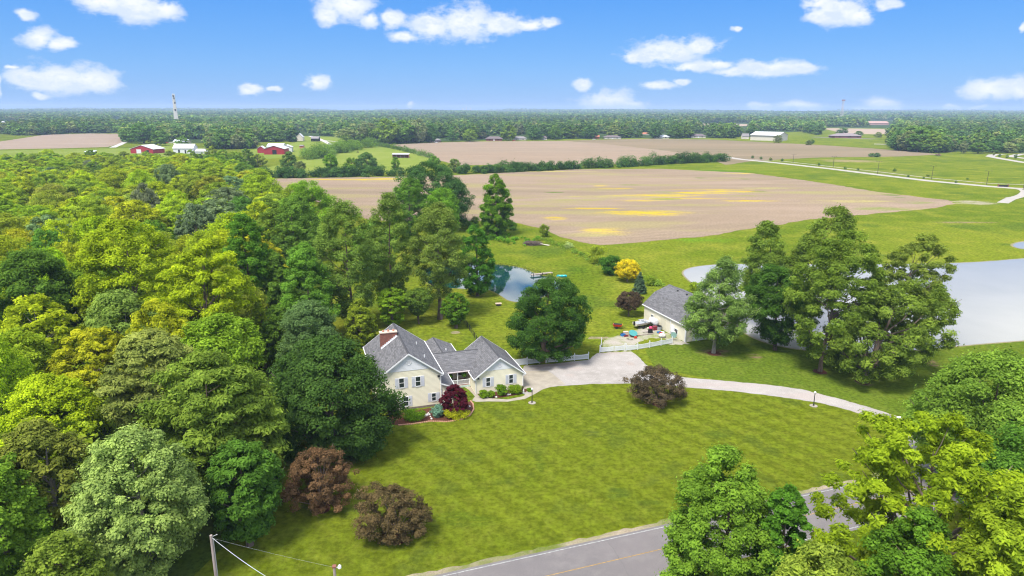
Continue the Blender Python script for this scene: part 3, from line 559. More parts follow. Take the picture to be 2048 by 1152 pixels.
T('maple_tree', 'shaded green tree low in the gap beside the larch', (575, 745), 612, 530, 610, .08, 'round', (.05, .09, .012), 11000, .26, seed=28)
# middle row behind the house
T('maple_tree', 'dark green round maple rising from the wood left of the airy garden trees', (505, 655), 428, 452, 560, .15, 'round', (.045, .10, .010), 15000, .3, seed=30)
T('maple_tree', 'bright green tree whose crown pokes into the stubble field', (630, 520), 358, 572, 686, .15, 'round', (.085, .15, .014), 15000, .33, seed=31)
T('maple_tree', 'mid green tree in front of the bright crown that pokes into the field', (590, 560), 388, 548, 650, .12, 'oval', (.065, .115, .018), 14000, .32, seed=32)
T('sycamore_tree', 'full bright green cone shaped tree behind the dark bushy maple', (625, 690), 486, 560, 684, .06, 'egg', (.062, .125, .016), 19000, .28, seed=33)
T('oak_tree', 'tall grey green oak, leftmost of three airy trees behind the house', (706, 660), 398, 632, 770, .10, 'oval', (.070, .110, .02), 18000, .28, seed=34, limbs=26)
T('oak_tree', 'tall airy oak, middle of the three behind the house', (782, 628), 386, 730, 842, .10, 'oval', (.072, .110, .02), 15000, .28, seed=35, limbs=26)
T('oak_tree', 'tall airy oak with a clear trunk on the mown grass, rightmost of three', (880, 638), 406, 818, 944, .20, 'oval', (.078, .110, .022), 16000, .27, seed=36, trunk=.45, limbs=26, hollow=.45)
T('maple_tree', 'deep green tree at the left end of the blue pond', (955, 592), 450, 912, 992, .06, 'egg', (.035, .09, .010), 14000, .28, seed=37)
T('oak_tree', 'big dark spreading oak standing alone against the stubble field', (878, 455), 324, 782, 948, .12, 'dome', (.030, .065, .018), 22000, .4, seed=38, csz=(.1, .18), nc=120, limbs=28, hollow=.5)
T('maple_tree', 'fresh green round tree in front of the dark spreading oak', (885, 490), 376, 842, 926, .12, 'round', (.065, .13, .012), 13000, .33, seed=39)
T('maple_tree', 'green tree left below the dark spreading oak', (822, 490), 356, 782, 862, .12, 'round', (.055, .11, .014), 13000, .33, seed=40)
T('maple_tree', 'pale green low tree behind the tall airy oaks', (740, 555), 440, 700, 800, .1, 'round', (.065, .12, .02), 11000, .3, seed=41)
T('cypress_tree', 'bright green pointed tree standing alone by the field edge', (992, 472), 348, 956, 1028, .04, 'egg', (.055, .110, .008), 17000, .33, 1.1, seed=42, trunk=.35)
T('redbud_tree', 'small vase shaped tree with forked trunk on the lawn behind the house', (838, 648), 578, 803, 872, .3, 'vase', (.06, .098, .015), 6500, .22, seed=43, trunk=.2, multi=3)
T('larch_tree', 'soft yellow green pointed tree behind the brick chimney', (727, 692), 597, 690, 757, .06, 'egg', (.095, .125, .012), 8000, .22, 1.1, seed=44)
T('dogwood_tree', 'light green layered small tree between the larch and the forked tree', (787, 658), 576, 752, 818, .15, 'flat', (.085, .14, .010), 7000, .22, seed=45, flat=.35)
T('dogwood_tree', 'small green tree right of the tall oak with the clear trunk', (912, 656), 586, 884, 942, .15, 'round', (.05, .10, .010), 6000, .22, seed=46)
T('linden_tree', 'big round dark green tree standing over the white picket fence', (1086, 722), 556, 1014, 1182, .10, 'dome', (.026, .058, .010), 26000, .26, seed=47, nc=150, csz=(.12, .21), trunk=.4, lump=.14)
T('golden_tree', 'small golden yellow tree beside the blue spruce', (1254, 563), 519, 1228, 1281, .22, 'dome', (.27, .225, .010), 6500, .24, seed=48, trunk=.15)
T('spruce_tree', 'small blue green spruce right below the golden tree', (1278, 587), 544, 1265, 1292, .02, 'cone', (.045, .075, .045), 6000, .2, 1.3, seed=49, trunk=.12)
T('plum_tree', 'small umbrella shaped purple brown tree left of the barn', (1257, 632), 584, 1229, 1286, .34, 'dome', (.044, .032, .022), 6000, .2, seed=50, trunk=.13)
r1, g1, R1, h1 = T('crabapple_tree', 'purple brown tree beside the gravel driveway bend', (1316, 806), 737, 1253, 1370, .12, 'dome', (.052, .040, .025), 9000, .17, seed=51, trunk=.16, multi=3, csz=(.1, .2), lump=.22, hollow=.55)
ringat((1318, 809), 14, 0, '')
r2, g2, R2, h2 = T('crabapple_tree', 'rusty orange tinted tree under the biggest dark maple', (645, 1014), 899, 570, 713, .08, 'dome', (.075, .046, .025), 11000, .16, seed=52, trunk=.16, multi=3, csz=(.1, .2), lump=.26, hollow=.55)
ringat((645, 1018), 18, 0, '')
r3, g3, R3, h3 = T('crabapple_tree', 'brown leaved rounded tree nearest the road', (800, 1073), 976, 703, 853, .10, 'dome', (.060, .045, .022), 11000, .155, seed=53, trunk=.16, multi=3, csz=(.1, .2), lump=.22, hollow=.55)
ringat((800, 1078), 18, 0, '')
for nm, px_ in (('a', (1640, 744)), ('b', (1725, 764)), ('c', (1428, 707))): ringat(px_, 14, 0, '')
# group by the large pond
T('poplar_tree', 'silvery leaved tree overlapping the right end of the cream barn', (1427, 706), 512, 1368, 1500, .14, 'egg', (.080, .125, .030), 18000, .25, seed=60, bark=BARKP, lump=.3)
T('maple_tree', 'dark green tree just right of the silvery leaved tree by the barn', (1550, 700), 528, 1478, 1600, .12, 'round', (.032, .070, .010), 18000, .26, seed=61)
T('poplar_tree', 'windblown olive poplar, leftmost and shortest of the tall ones by the large pond', (1528, 650), 442, 1460, 1580, .12, 'egg', (.068, .104, .016), 12500, .27, 1.2, seed=62)
T('poplar_tree', 'tallest windblown poplar, its trunk seen against the large pond', (1600, 655), 412, 1562, 1700, .12, 'oval', (.072, .106, .016), 14500, .27, 1.2, seed=63, limbs=24)
T('poplar_tree', 'broad windblown tree with a mulch ring in front of the tallest poplar', (1640, 743), 458, 1560, 1752, .12, 'oval', (.070, .106, .015), 21000, .26, 1.2, seed=64, limbs=24, nc=130, csz=(.11, .2))
T('poplar_tree', 'slender leaning poplar top standing against the large pond, rightmost', (1770, 715), 468, 1722, 1880, .12, 'round', (.078, .104, .018), 15000, .25, 1.2, seed=65, limbs=30, hollow=.4, csz=(.1, .18), lump=.08)
T('poplar_tree', 'wide airy tree with thick dark trunk nearest the driveway by the pond', (1725, 763), 560, 1672, 1893, .12, 'dome', (.074, .108, .016), 19000, .25, 1.2, seed=66, trunk=.4, limbs=30, nc=120, csz=(.1, .18))
# lower right
T('maple_tree', 'bright green pointed maple standing in front of the road', (1440, 1250), 892, 1298, 1548, .08, 'egg', (.072, .125, .014), 36000, .2, seed=70, nc=190, csz=(.11, .2))
T('maple_tree', 'darker green tree touching the right side of the pointed maple by the road', (1555, 1290), 964, 1488, 1604, .08, 'round', (.04, .095, .010), 18000, .2, seed=71)
T('locust_tree', 'wide yellow green open tree reaching over the road in the lower right', (1850, 1290), 815, 1600, 2010, .30, 'dome', (.105, .145, .008), 26000, .2, 1.3, seed=72, trunk=.45, limbs=60, nc=170, hollow=.6, csz=(.07, .13), lump=.3)
T('oak_tree', 'large round green tree at the right edge above the yellow green one', (1960, 985), 703, 1806, 2110, .15, 'dome', (.080, .130, .018), 36000, .24, 1.1, seed=73, nc=180, csz=(.12, .21))
T('oak_tree', 'dark green tree on the right edge below the large round one', (2040, 1120), 850, 1880, 2200, .1, 'dome', (.045, .095, .012), 26000, .23, seed=74)
T('locust_tree', 'yellow green tree filling the bottom right corner', (2010, 1480), 960, 1840, 2200, .25, 'dome', (.105, .145, .010), 28000, .18, 1.3, seed=75, nc=190, limbs=40, csz=(.09, .16))
T('locust_tree', 'short yellow green tree at the bottom edge between the road trees', (1570, 1420), 1085, 1490, 1700, .15, 'dome', (.11, .145, .020), 13000, .18, 1.2, seed=76)
T('maple_tree', 'deep green tree under the wide yellow green one at the bottom edge', (1770, 1400), 1000, 1670, 1880, .1, 'dome', (.05, .10, .010), 16000, .2, seed=77)
# row of trees along the far hedge
T('hedgerow_tree', 'dark green tree left of the lollipop tree, along the far hedge', (578, 345), 303, 562, 598, .1, 'egg', (.05, .09, .018), 4000, .55, seed=80, nc=60)
T('hedgerow_tree', 'neat round lollipop tree behind the far hedge', (662, 343), 308, 646, 678, .16, 'round', (.07, .135, .010), 4000, .5, seed=81, nc=60)
T('hedgerow_tree', 'small light green tree right of the lollipop tree', (705, 343), 315, 689, 720, .1, 'dome', (.075, .125, .014), 3500, .5, seed=82, nc=60)
T('hedgerow_tree', 'widest grey green tree behind the far hedge', (736, 344), 305, 711, 757, .12, 'dome', (.05, .095, .022), 5500, .55, seed=83, nc=70)
T('hedgerow_tree', 'small narrow bright tree in front of the run-in shed', (791, 344), 313, 782, 801, .15, 'oval', (.08, .145, .012), 2500, .45, seed=84, nc=50)
T('hedgerow_tree', 'small green round tree left of the spreading oak top', (867, 335), 312, 855, 881, .1, 'round', (.065, .13, .012), 3000, .5, seed=85, nc=50)
T('hedgerow_tree', 'pale olive tree just right of the spreading oak top', (912, 345), 318, 895, 926, .1, 'round', (.085, .12, .03), 3000, .5, seed=86, nc=50)
T('hedgerow_tree', 'grey green shrubby tree at the left end of the far hedge', (600, 350), 322, 586, 614, .05, 'round', (.07, .09, .03), 2500, .5, seed=87, nc=50)
# bushes
def bush(name, label, base, top, l, r, col, n=3000, size=.22, seed=1, cat='bush', shape='dome', group=None):
    g = G(*base); h = max(.35, HT(g, base[0], top)); k = depth((g[0], g[1], h * .5)); R = (r - l) / 2 * k / FPX
    clip = cat in ('hedge', 'shrub'); V, tn, cen, rc = make_crown(seed, shape, R * (1.12 if clip else 1), h * .02, h * (1.05 if clip else 1), int(n * (1.7 if clip else 1.2)), size * (.9 if clip else 1), .8, nc=90 if clip else 40, csize=(.2, .3) if clip else (.22, .38), hollow=.7, lump=.05 if clip else .15, stray_=.02 if clip else .12, tight=.5, ell_=.6 if (clip and shape == 'flat') else 1.)
    me = npmesh(name, V, 4, LEAF, tn); o = link(bpy.data.objects.new(name, me)); o.location = (g[0], g[1], 0); o.color = (*col, 1); return tag(o, label, cat, group)
bush('bush', 'dark green rounded bush left of the golden tree', (1221, 549), 511, 1197, 1247, (.03, .075, .010), 4500, .25, 101)
bush('bush', 'pale yellow green willowy bush left of the dark rounded bush', (1192, 527), 492, 1169, 1218, (.12, .15, .012), 4000, .2, 102, shape='vase')
bush('bush', 'small pale bush on the field boundary above the willowy bush', (1137, 496), 484, 1126, 1148, (.15, .19, .07), 1500, .2, 103)
bush('bush', 'upright olive bush at the corner of the stubble field', (1088, 474), 448, 1076, 1098, (.085, .12, .012), 2000, .25, 104)
bush('bush', 'low dark bush right of the lone pointed tree', (1025, 460), 443, 1012, 1036, (.04, .09, .012), 1800, .25, 105)
bush('bush', 'wispy bush between the spruce and the barn', (1300, 571), 552, 1290, 1316, (.09, .13, .012), 1200, .18, 106, shape='vase')
bush('bush', 'yellow green bush behind the barn roof', (1388, 590), 565, 1368, 1404, (.11, .15, .010), 2200, .2, 107)
bush('bush', 'dark shrub right of the drive, left one of the pair in the brown field', (1743, 313), 307, 1735, 1751, (.05, .085, .03), 900, .5, 108)
bush('bush', 'dark shrub on the right of the pair in the brown field', (1754, 314), 306, 1748, 1761, (.045, .08, .028), 900, .5, 109)
bush('bush', 'lone pale brown shrub at the tip of the brown field', (1876, 311), 307, 1870, 1881, (.14, .10, .09), 500, .5, 110)
bush('bush', 'mossy bush left of the small conifer beside the white metal building', (1617, 290), 280, 1611, 1624, (.07, .09, .03), 900, .6, 111)
bush('bush', 'round bush in front of the white metal building', (1556, 286), 269, 1546, 1566, (.07, .085, .022), 1500, .6, 112)
bush('hedge', 'rounded green clipped hedge under the lower left house window', (825, 840), 821, 797, 848, (.05, .10, .006), 3500, .10, 120, 'hedge', 'flat')
bush('shrub', 'blue green spreading juniper at the house corner', (875, 833), 812, 862, 889, (.08, .15, .12), 2600, .12, 121, 'shrub', 'round')
bush('shrub', 'low mounded yellow green shrub under the red maple', (914, 836), 819, 889, 938, (.17, .18, .008), 3400, .10, 122, 'shrub', 'flat')
bush('shrub', 'small clipped green shrub under the left garage window', (967, 795), 781, 957, 977, (.075, .125, .008), 1700, .10, 123, 'shrub', 'round')
bush('shrub', 'small clipped green shrub right of the left garage window', (982, 794.5), 782, 975, 990, (.075, .125, .008), 1500, .10, 124, 'shrub', 'round')
bush('shrub', 'largest ball shaped green shrub in the middle of the garage wall', (1002, 791), 770, 991, 1015, (.06, .115, .006), 2800, .10, 125, 'shrub', 'round')
bush('shrub', 'long clipped green shrub under the right garage window', (1030, 787), 772, 1014, 1045, (.075, .12, .006), 2800, .10, 126, 'shrub', 'flat')
bush('shrub', 'tiny green shrub at the corner of the concrete pad', (1059, 783.5), 776, 1053, 1064, (.07, .13, .01), 500, .09, 127, 'shrub', 'round')
T('japanese_maple_tree', 'dark crimson red maple in the flower bed at the house corner', (910, 828), 771, 880, 940, .12, 'dome', (.045, .007, .013), 9000, .13, 1.1, seed=130, trunk=.1, multi=3, csz=(.12, .22))
# scrub along boundaries
def scrub(name, label, pts, w, hgt, col, seed, n=2500, size=.3, cat='scrub', kind=None, jit=.5, cols=None, group=None):
    rng = np.random.default_rng(seed); P = [G(*p) for p in pts]; cen = []; rc = []
    seg = [np.linalg.norm(P[i + 1][:2] - P[i][:2]) for i in range(len(P) - 1)]; L = sum(seg); nc = max(6, int(L / (hgt * (.26 if cat == 'hedge' else .55)))); jit = jit * (.7 if cat == 'hedge' else 1); n = int(n * (1.7 if cat == 'hedge' else 1))
    for i in range(nc):
        d = rng.random() * L; j = 0
        while d > seg[j] and j < len(seg) - 1: d -= seg[j]; j += 1
        p = P[j] + (P[j + 1] - P[j]) * d / seg[j]; h = hgt * (1 + jit * rng.normal() * .6); h = max(.3 * hgt, h); q = .45 * h
        cen.append((p[0] + rng.normal() * w * .3, p[1] + rng.normal() * w * .3, h - q * .8)); rc.append(q)
        cen.append((p[0] + rng.normal() * w * .4, p[1] + rng.normal() * w * .4, q * .6)); rc.append(q)
    cen = np.array(cen); rc = np.array(rc); o0 = cen.mean(0).copy(); o0[2] = 0
    V, tn = leaves(rng, cen, rc, np.clip(.5 + rng.normal(size=len(cen)) * .25, 0, 1), n, size, .85, .85, o0)
    V[:, 2] = np.maximum(V[:, 2], .02); me = npmesh(name, V - [o0[0], o0[1], 0], 4, LEAF, tn); o = link(bpy.data.objects.new(name, me)); o.location = (o0[0], o0[1], 0); o.color = (*col, 1)
    return tag(o, label, cat, group, kind)
scrub('hedge', 'long dark hedge between the stubble field and the pale pasture', [(505, 355), (600, 355), (700, 353), (835, 351)], 6, 5.5, (.028, .062, .014), 200, 16000, .55, 'hedge')
scrub('hedge', 'dark hedge below the striped field, from the oak to the gap', [(915, 348), (1000, 345), (1080, 341), (1148, 338)], 6, 5.5, (.030, .068, .014), 201, 14000, .55, 'hedge')
scrub('hedge', 'dark uneven hedge right of the gap, ending near the pale road', [(1162, 337), (1250, 334), (1350, 327), (1456, 322)], 6, 6., (.032, .070, .014), 202, 18000, .55, 'hedge', jit=.8)
scrub('hedge', 'low thin hedge line between the pale pasture and the striped field', [(757, 292), (800, 300), (868, 317)], 4, 3.5, (.05, .085, .02), 203, 4000, .6, 'hedge', jit=.9)
scrub('hedge', 'bushy green hedge climbing from the red barns past the pasture', [(620, 318), (660, 308), (700, 300), (750, 292)], 16, 9., (.065, .11, .018), 204, 14000, .7, 'hedge', jit=.6)
scrub('weeds', 'rough green weeds round the foot of the lone pointed tree', [(930, 478), (990, 482), (1060, 484)], 9, 1.2, (.06, .13, .01), 205, 9000, .25, 'weeds', 'stuff')
scrub('weeds', 'weedy fringe along the near edge of the stubble field', [(1085, 478), (1130, 497), (1180, 520), (1240, 548), (1330, 575)], 3, .9, (.09, .14, .02), 206, 7000, .2, 'weeds', 'stuff')
scrub('weeds', 'reeds on the far bank of the blue pond', [(985, 527), (1040, 534), (1075, 545), (1110, 556), (1130, 566)], 1.6, .6, (.11, .13, .02), 207, 3500, .12, 'reeds', 'stuff')
scrub('weeds', 'tangled undergrowth left of the lone pointed tree', [(925, 455), (960, 460), (985, 474)], 10, 2.2, (.06, .115, .012), 208, 7000, .3, 'weeds', 'stuff')

for i, x in enumerate(range(186, 520, 22)):
    T('hedgerow_tree', 'bright tree on the rim of the left wood below the barns, %s of 16' % ['first', 'second', 'third', 'fourth', 'fifth', 'sixth', 'seventh', 'eighth', 'ninth', 'tenth', 'eleventh', 'twelfth', 'thirteenth', 'fourteenth', 'fifteenth', 'last'][i], (x, 333 + (i * 7) % 5), 299 + (i * 5) % 11 - (6 if 420 < x < 500 else 0), x - 15 - (i * 3) % 5, x + 14 + (i * 5) % 6, .06, 'dome', [(.085, .135, .014), (.10, .15, .012), (.07, .115, .02), (.11, .14, .02)][i % 4], 2600, .6, seed=600 + i, nc=45, group='trees on the rim of the left wood')

# ------------------------------------------------------------------ the house (local frame: x along the front wall, y to the back)
HO = (-11.24, 100.90); HTH = 0.31
house = empty('house', (HO[0], HO[1], 0), HTH, 'cream sided house with grey shingle gable roofs and a stepped brick chimney', 'house')
W0, EV, RG, LM_ = 10.03, 5.55, 9.45, 15.97
m = MB(); m.prism([(-W0, .35), (0, .35), (0, 5.62), (-W0 / 2, 5.62 + .728 * W0 / 2), (-W0, 5.62)], 0, LM_ - .35)
m.build('wall', SIDING, house)
m = MB().box(-W0 + .02, -.02, .02, LM_ - .4, 0, .35); m.build('foundation', pbr('foundation_block', (.22, .17, .15), .9, .3, 3), house)
m = MB(); zg = 6.55; xs = (zg - 5.62) / .728
m.prism([(-W0 + xs + .05, zg), (-xs - .05, zg), (-W0 / 2, 5.60 + .728 * W0 / 2 - .03)], -.035, -.004); m.build('gable_panel', WSIDE, house)
def chevron(m, xm, half, ze, zr, t, y0, y1, axis='y'):
    for s in (-1, 1):
        m.prism([(xm, zr), (xm + s * half, ze), (xm + s * half, ze - t), (xm, zr - t)], y0, y1, axis)
m = MB(); chevron(m, -W0 / 2, W0 / 2 + .35, EV, RG, .16, -.35, LM_); roof = m.build('roof', SHING_Y, house)
rc_ = MB(); rc_.prism([(-W0 / 2 - .18, RG - .10), (-W0 / 2, RG + .05), (-W0 / 2 + .18, RG - .10), (-W0 / 2, RG + .01)], -.36, LM_ + .01); rc_.build('ridge_cap', pbr('dark_ridge', (.07, .07, .075), .9), roof)
def rakes(m, xm, half, ze, zr, y, t=.24, th=.05):
    for s in (-1, 1): m.prism([(xm, zr + .015), (xm + s * half, ze + .015), (xm + s * half, ze - t), (xm, zr - t)], y - th, y)
m = MB(); rakes(m, -W0 / 2, W0 / 2 + .36, EV, RG, -.352); m.build('fascia', WHITE, roof); m = MB(); rakes(m, -W0 / 2, W0 / 2 + .36, EV, RG, LM_ + .053); m.build('fascia', WHITE, roof)
m = MB(); m.box(.352, .47, -.38, LM_ + .02, EV - .13, EV + .02); m.build('gutter', WHITE, roof)
m = MB(); m.box(-W0 - .47, -W0 - .352, -.38, LM_ + .02, EV - .13, EV + .02); m.build('gutter', WHITE, roof)
m = MB(); m.prism([(.0, EV - .2), (.34, EV - .16), (.34, EV - .34), (.0, EV - .34)], -.33, .0); m.build('soffit', WHITE, roof)
for (vx, vy) in ((-2.1, 9.6), (-1.9, 3.4)):
    z = RG - .728 * (vx + W0 / 2); m = MB().tube([(vx, vy, z - .1), (vx, vy, z + .42)], .09, 8); m.build('vent_pipe', WHITE, roof)
# chimney
cx0, cx1, cy0, cy1, ct = -8.1, -5.35, 9.4, 10.35, 10.0
ch = MB().box(cx0, cx1, cy0, cy1, 6.6, ct - .15).build('chimney', BRICK, house)
MB().box(cx0 - .08, cx1 + .08, cy0 - .08, cy1 + .08, ct - .15, ct).build('chimney_cap', pbr('cap_concrete', (.6, .47, .38), .9), ch)
for xx in (-7.55, -6.7, -5.85): MB().lathe([(.17, 0), (.15, .3), (.13, .3)], (xx, 9.85, ct), 8).build('flue', pbr('clay_flue_%d' % int(-xx * 10), (.45, .22, .15), .9), ch)
m = MB()
for i in range(9):
    x0 = cx0 + (cx1 - cx0) * i / 9; x1 = x0 + (cx1 - cx0) / 9; z = RG - .728 * (-W0 / 2 - x0)
    m.box(x0, x1 - .003 * (i % 2), cy0 - .03, cy0 - .004, z - .05, z + .38)
    m.prism([(x0, z - .02), (x1, z + .728 * (x1 - x0) - .02), (x1, z + .728 * (x1 - x0) + .035), (x0, z + .035)], cy0 - .32, cy0 - .031)
m.build('flashing', pbr('metal_flashing', (.6, .62, .66), .4, .1), ch)
def win(parent, xc, zc, w, h, y=0., shutter=.52, rx=None, shut=True, sill=True):
    fr_ = MB(); t = .1
    fr_.box(xc - w / 2 - t, xc - w / 2, y - .07, y - .003, zc - h / 2 - t, zc + h / 2 + t); fr_.box(xc + w / 2, xc + w / 2 + t, y - .07, y - .003, zc - h / 2 - t, zc + h / 2 + t)
    fr_.box(xc - w / 2, xc + w / 2, y - .068, y - .003, zc + h / 2, zc + h / 2 + t * 1.3); fr_.box(xc - w / 2, xc + w / 2, y - .09, y - .003, zc - h / 2 - t * 1.2, zc - h / 2)
    wi = MB().box(xc - w / 2 + .002, xc + w / 2 - .002, y - .03, y - .006, zc - h / 2 + .002, zc + h / 2 - .002).build('window', GLASS, parent)
    fr_.build('frame', WHITE, wi)
    MB().box(xc - w / 2 + .004, xc + w / 2 - .004, y - .052, y - .031, zc - .035, zc + .035).build('sash_bar', WHITE, wi)
    if shut:
        for s in (-1, 1):
            q = MB(); a = xc + s * (w / 2 + t + .02); b = a + s * shutter; x0, x1 = min(a, b), max(a, b); q.box(x0, x1, y - .035, y - .003, zc - h / 2 - .12, zc + h / 2 + .12)
            for k in range(int(h / .17)): zz = zc - h / 2 + .05 + k * .17; q.obox(((x0 + x1) / 2, y - .043, zz), (shutter - .1, .012, .10), rx=.35)
            q.build('shutter', pbr('shutter_grey', (.62, .63, .67), .6, .05) if 'shutter_grey' not in bpy.data.materials else bpy.data.materials['shutter_grey'], parent)
win(house, -3.63, 4.59, .72, 1.5); win(house, -6.22, 4.62, .72, 1.5); win(house, -5.65, 1.45, .72, 1.5); win(house, -1.2, 1.62, .6, 1.25)
def disc(m, x, y, z, r, th=.03, k=20):
    vs = [(x + r * math.cos(2 * math.pi * i / k), yy, z + r * math.sin(2 * math.pi * i / k)) for yy in (y - th, y) for i in range(k)]
    return m.add(vs, [tuple(range(k)), tuple(range(2 * k - 1, k - 1, -1))] + [(i, (i + 1) % k, k + (i + 1) % k, k + i) for i in range(k)])
VENT = pbr('vent_grey', (.60, .60, .62), .6, .05)
q = disc(MB(), -5.0, -.037, 7.92, .34, .04).build('gable_vent', VENT, house)
MB().tube([(-5.0 + .36 * math.cos(a), -.08, 7.92 + .36 * math.sin(a)) for a in np.linspace(0, 6.283, 22)], .035, 6, False).build('vent_ring', WHITE, q)
MB().box(-.09, .03, -.10, -.002, .1, EV - .35).build('downspout', WHITE, house)
MB().box(-.55, -.2, -.33, -.07, EV - .55, EV - .25).build('flood_light', BLACK, house, bevel=.03)
# garage wing
g0, tg, Wg, hg, hgr, Lg = 6.36, 2.70, 8.30, 2.77, 6.12, 11.44; gx = g0 + Wg / 2; sl = (hgr - hg) / (Wg / 2 + .35)
m = MB(); m.prism([(g0, 0), (g0 + Wg, 0), (g0 + Wg, hg + .15), (gx, hg + .15 + sl * Wg / 2), (g0, hg + .15)], tg, tg + Lg - .35); m.build('wall', SIDING, house)
zg = 3.87; xs = (zg - hg - .15) / sl
m = MB(); m.prism([(g0 + xs + .05, zg), (g0 + Wg - xs - .05, zg), (gx, hg + .12 + sl * Wg / 2)], tg - .035, tg - .004); m.build('gable_panel', WSIDE, house)
m = MB(); chevron(m, gx, Wg / 2 + .35, hg, hgr, .15, tg - .35, tg + Lg); roof2 = m.build('roof', SHING_Y, house)
MB().prism([(gx - .18, hgr - .10), (gx, hgr + .05), (gx + .18, hgr - .10), (gx, hgr + .01)], tg - .36, tg + Lg + .01).build('ridge_cap', bpy.data.materials['dark_ridge'], roof2)
m = MB(); rakes(m, gx, Wg / 2 + .36, hg, hgr, tg - .352, .22); m.build('fascia', WHITE, roof2); m = MB(); rakes(m, gx, Wg / 2 + .36, hg, hgr, tg + Lg + .053, .22); m.build('fascia', WHITE, roof2)
MB().box(g0 + Wg + .352, g0 + Wg + .46, tg - .38, tg + Lg, hg - .12, hg + .02).build('gutter', WHITE, roof2)
MB().box(g0 - .46, g0 - .352, tg - .38, 6.15, hg - .12, hg + .02).build('gutter', WHITE, roof2)
for s_, x_ in ((-1, g0), (1, g0 + Wg)): MB().prism([(x_, hg + .02), (x_ + s_ * .34, hg - .16), (x_ + s_ * .34, hg - .3), (x_, hg - .3)], tg - .33, tg).build('soffit', WHITE, roof2)
win(house, 8.53, 1.9, .66, 1.45, tg); win(house, 12.53, 1.95, .66, 1.45, tg)
q = disc(MB(), 10.55, tg - .037, 4.66, .27, .04).build('gable_vent', VENT, house)
MB().tube([(10.55 + .29 * math.cos(a), tg - .075, 4.66 + .29 * math.sin(a)) for a in np.linspace(0, 6.283, 22)], .03, 6, False).build('vent_ring', WHITE, q)
MB().box(g0 - .02, g0 + .09, tg - .10, tg - .002, .05, hg - .3).build('downspout', WHITE, house)
MB().box(g0 + Wg - .09, g0 + Wg + .02, tg - .10, tg - .002, .05, hg - .3).build('downspout', WHITE, house)
MB().box(g0 + .3, g0 + .62, tg - .3, tg - .05, hg - .15, hg + .12).build('flood_light', BLACK, house, bevel=.03)
# linking wing with its long front slope, the porch below it, and the low slope beside the main block
hc, tcn, he, te = 5.0, 10.5, 2.95, 6.1
m = MB(); m.prism([(tcn, hc), (te, he), (te, he - .14), (tcn, hc - .14)], .02, 9.0, 'x'); m.prism([(tcn, hc), (tcn + 4.4, he), (tcn + 4.4, he - .14), (tcn, hc - .14)], .02, 9.0, 'x'); roof3 = m.build('roof', SHING_X, house)
MB().prism([(tcn - .18, hc - .06), (tcn, hc + .05), (tcn + .18, hc - .06), (tcn, hc + .01)], .03, 8.9, 'x').build('ridge_cap', bpy.data.materials['dark_ridge'], roof3)
MB().box(2.42, 6.7, te - .12, te - .003, he - .13, he + .03).build('gutter', pbr('pinkish_gutter', (.7, .60, .62), .5), roof3)
low = MB(); low.add([(0.02, -.25, 3.86), (2.35, -.25, 2.85), (2.35, te + .05, 2.93), (0.02, te + 2.0, 3.90), (0.02, -.25, 3.74), (2.35, -.25, 2.73), (2.35, te + .05, 2.81), (0.02, te + 2.0, 3.78)], [(0, 1, 2, 3), (7, 6, 5, 4), (0, 4, 5, 1), (1, 5, 6, 2), (2, 6, 7, 3), (3, 7, 4, 0)])
roof4 = low.build('roof', SHING_X, house)
MB().add([(0.02, -.30, 3.88), (2.36, -.30, 2.87), (2.36, -.30, 2.68), (0.02, -.30, 3.69), (0.02, -.252, 3.88), (2.36, -.252, 2.87), (2.36, -.252, 2.68), (0.02, -.252, 3.69)], [(0, 1, 2, 3), (4, 7, 6, 5), (0, 4, 5, 1), (3, 2, 6, 7), (1, 5, 6, 2), (0, 3, 7, 4)]).build('fascia', WHITE, roof4)
MB().box(2.352, 2.46, -.3, te - .13, 2.70, 2.87).build('gutter', WHITE, roof4)
m = MB(); m.prism([(.01, 0.02), (2.0, 0.02), (2.0, 2.85), (.01, 3.68)], .12, te + 2.4); m.build('wall', SIDING, house)
MB().box(.35, 1.35, .06, .117, .2, 2.3).build('door', WHITE, house); MB().box(1.22, 1.28, .02, .056, 1.15, 1.25).build('handle', STEEL, house)
MB().box(2.05, 6.34, 9.2, 9.4, .3, 3.6).build('wall', SIDING, house); MB().box(.05, 8.9, 9.45, 14.5, .0, 2.8).build('wall', SIDING, house)
MB().box(3.2, 3.95, 9.12, 9.197, .35, 2.45).build('door', pbr('dark_door', (.10, .08, .07), .5), house)
win(house, 5.1, 1.7, .9, 1.3, 9.2, shut=False)
MB().box(2.02, 6.34, 6.2, 9.19, .05, .38).build('porch_floor', pbr('porch_boards', (.42, .22, .18), .8, .2), house)
MB().box(2.02, 6.34, 6.12, 6.197, .0, .33).build('porch_skirt', pbr('painted_skirt', (.5, .55, .58), .7, .6, 3, col2=(.25, .45, .3)), house)
for px_ in (4.16, 6.24): MB().box(px_ - .07, px_ + .07, 6.22, 6.36, .38, he - .14 if px_ < 5 else 1.42).build('porch_post', WHITE, house)
MB().box(3.3, 3.42, 6.22, 6.34, .38, 1.42).build('porch_post', WHITE, house)
m = MB(); m.box(3.42, 4.08, 6.26, 6.32, 1.26, 1.36); m.box(4.24, 6.16, 6.26, 6.32, 1.26, 1.36); m.box(3.42, 4.08, 6.26, 6.32, .5, .57); m.box(4.24, 6.16, 6.26, 6.32, .5, .57)
for k in range(24):
    x = 3.48 + k * .115
    if abs(x - 4.16) > .1 and x < 6.14: m.box(x - .02, x + .02, 6.27, 6.31, .57, 1.26)
m.build('porch_railing', WHITE, house)
def HW(x, y, z): c, s = math.cos(HTH), math.sin(HTH); return (HO[0] + x * c - y * s, HO[1] + x * s + y * c, z)
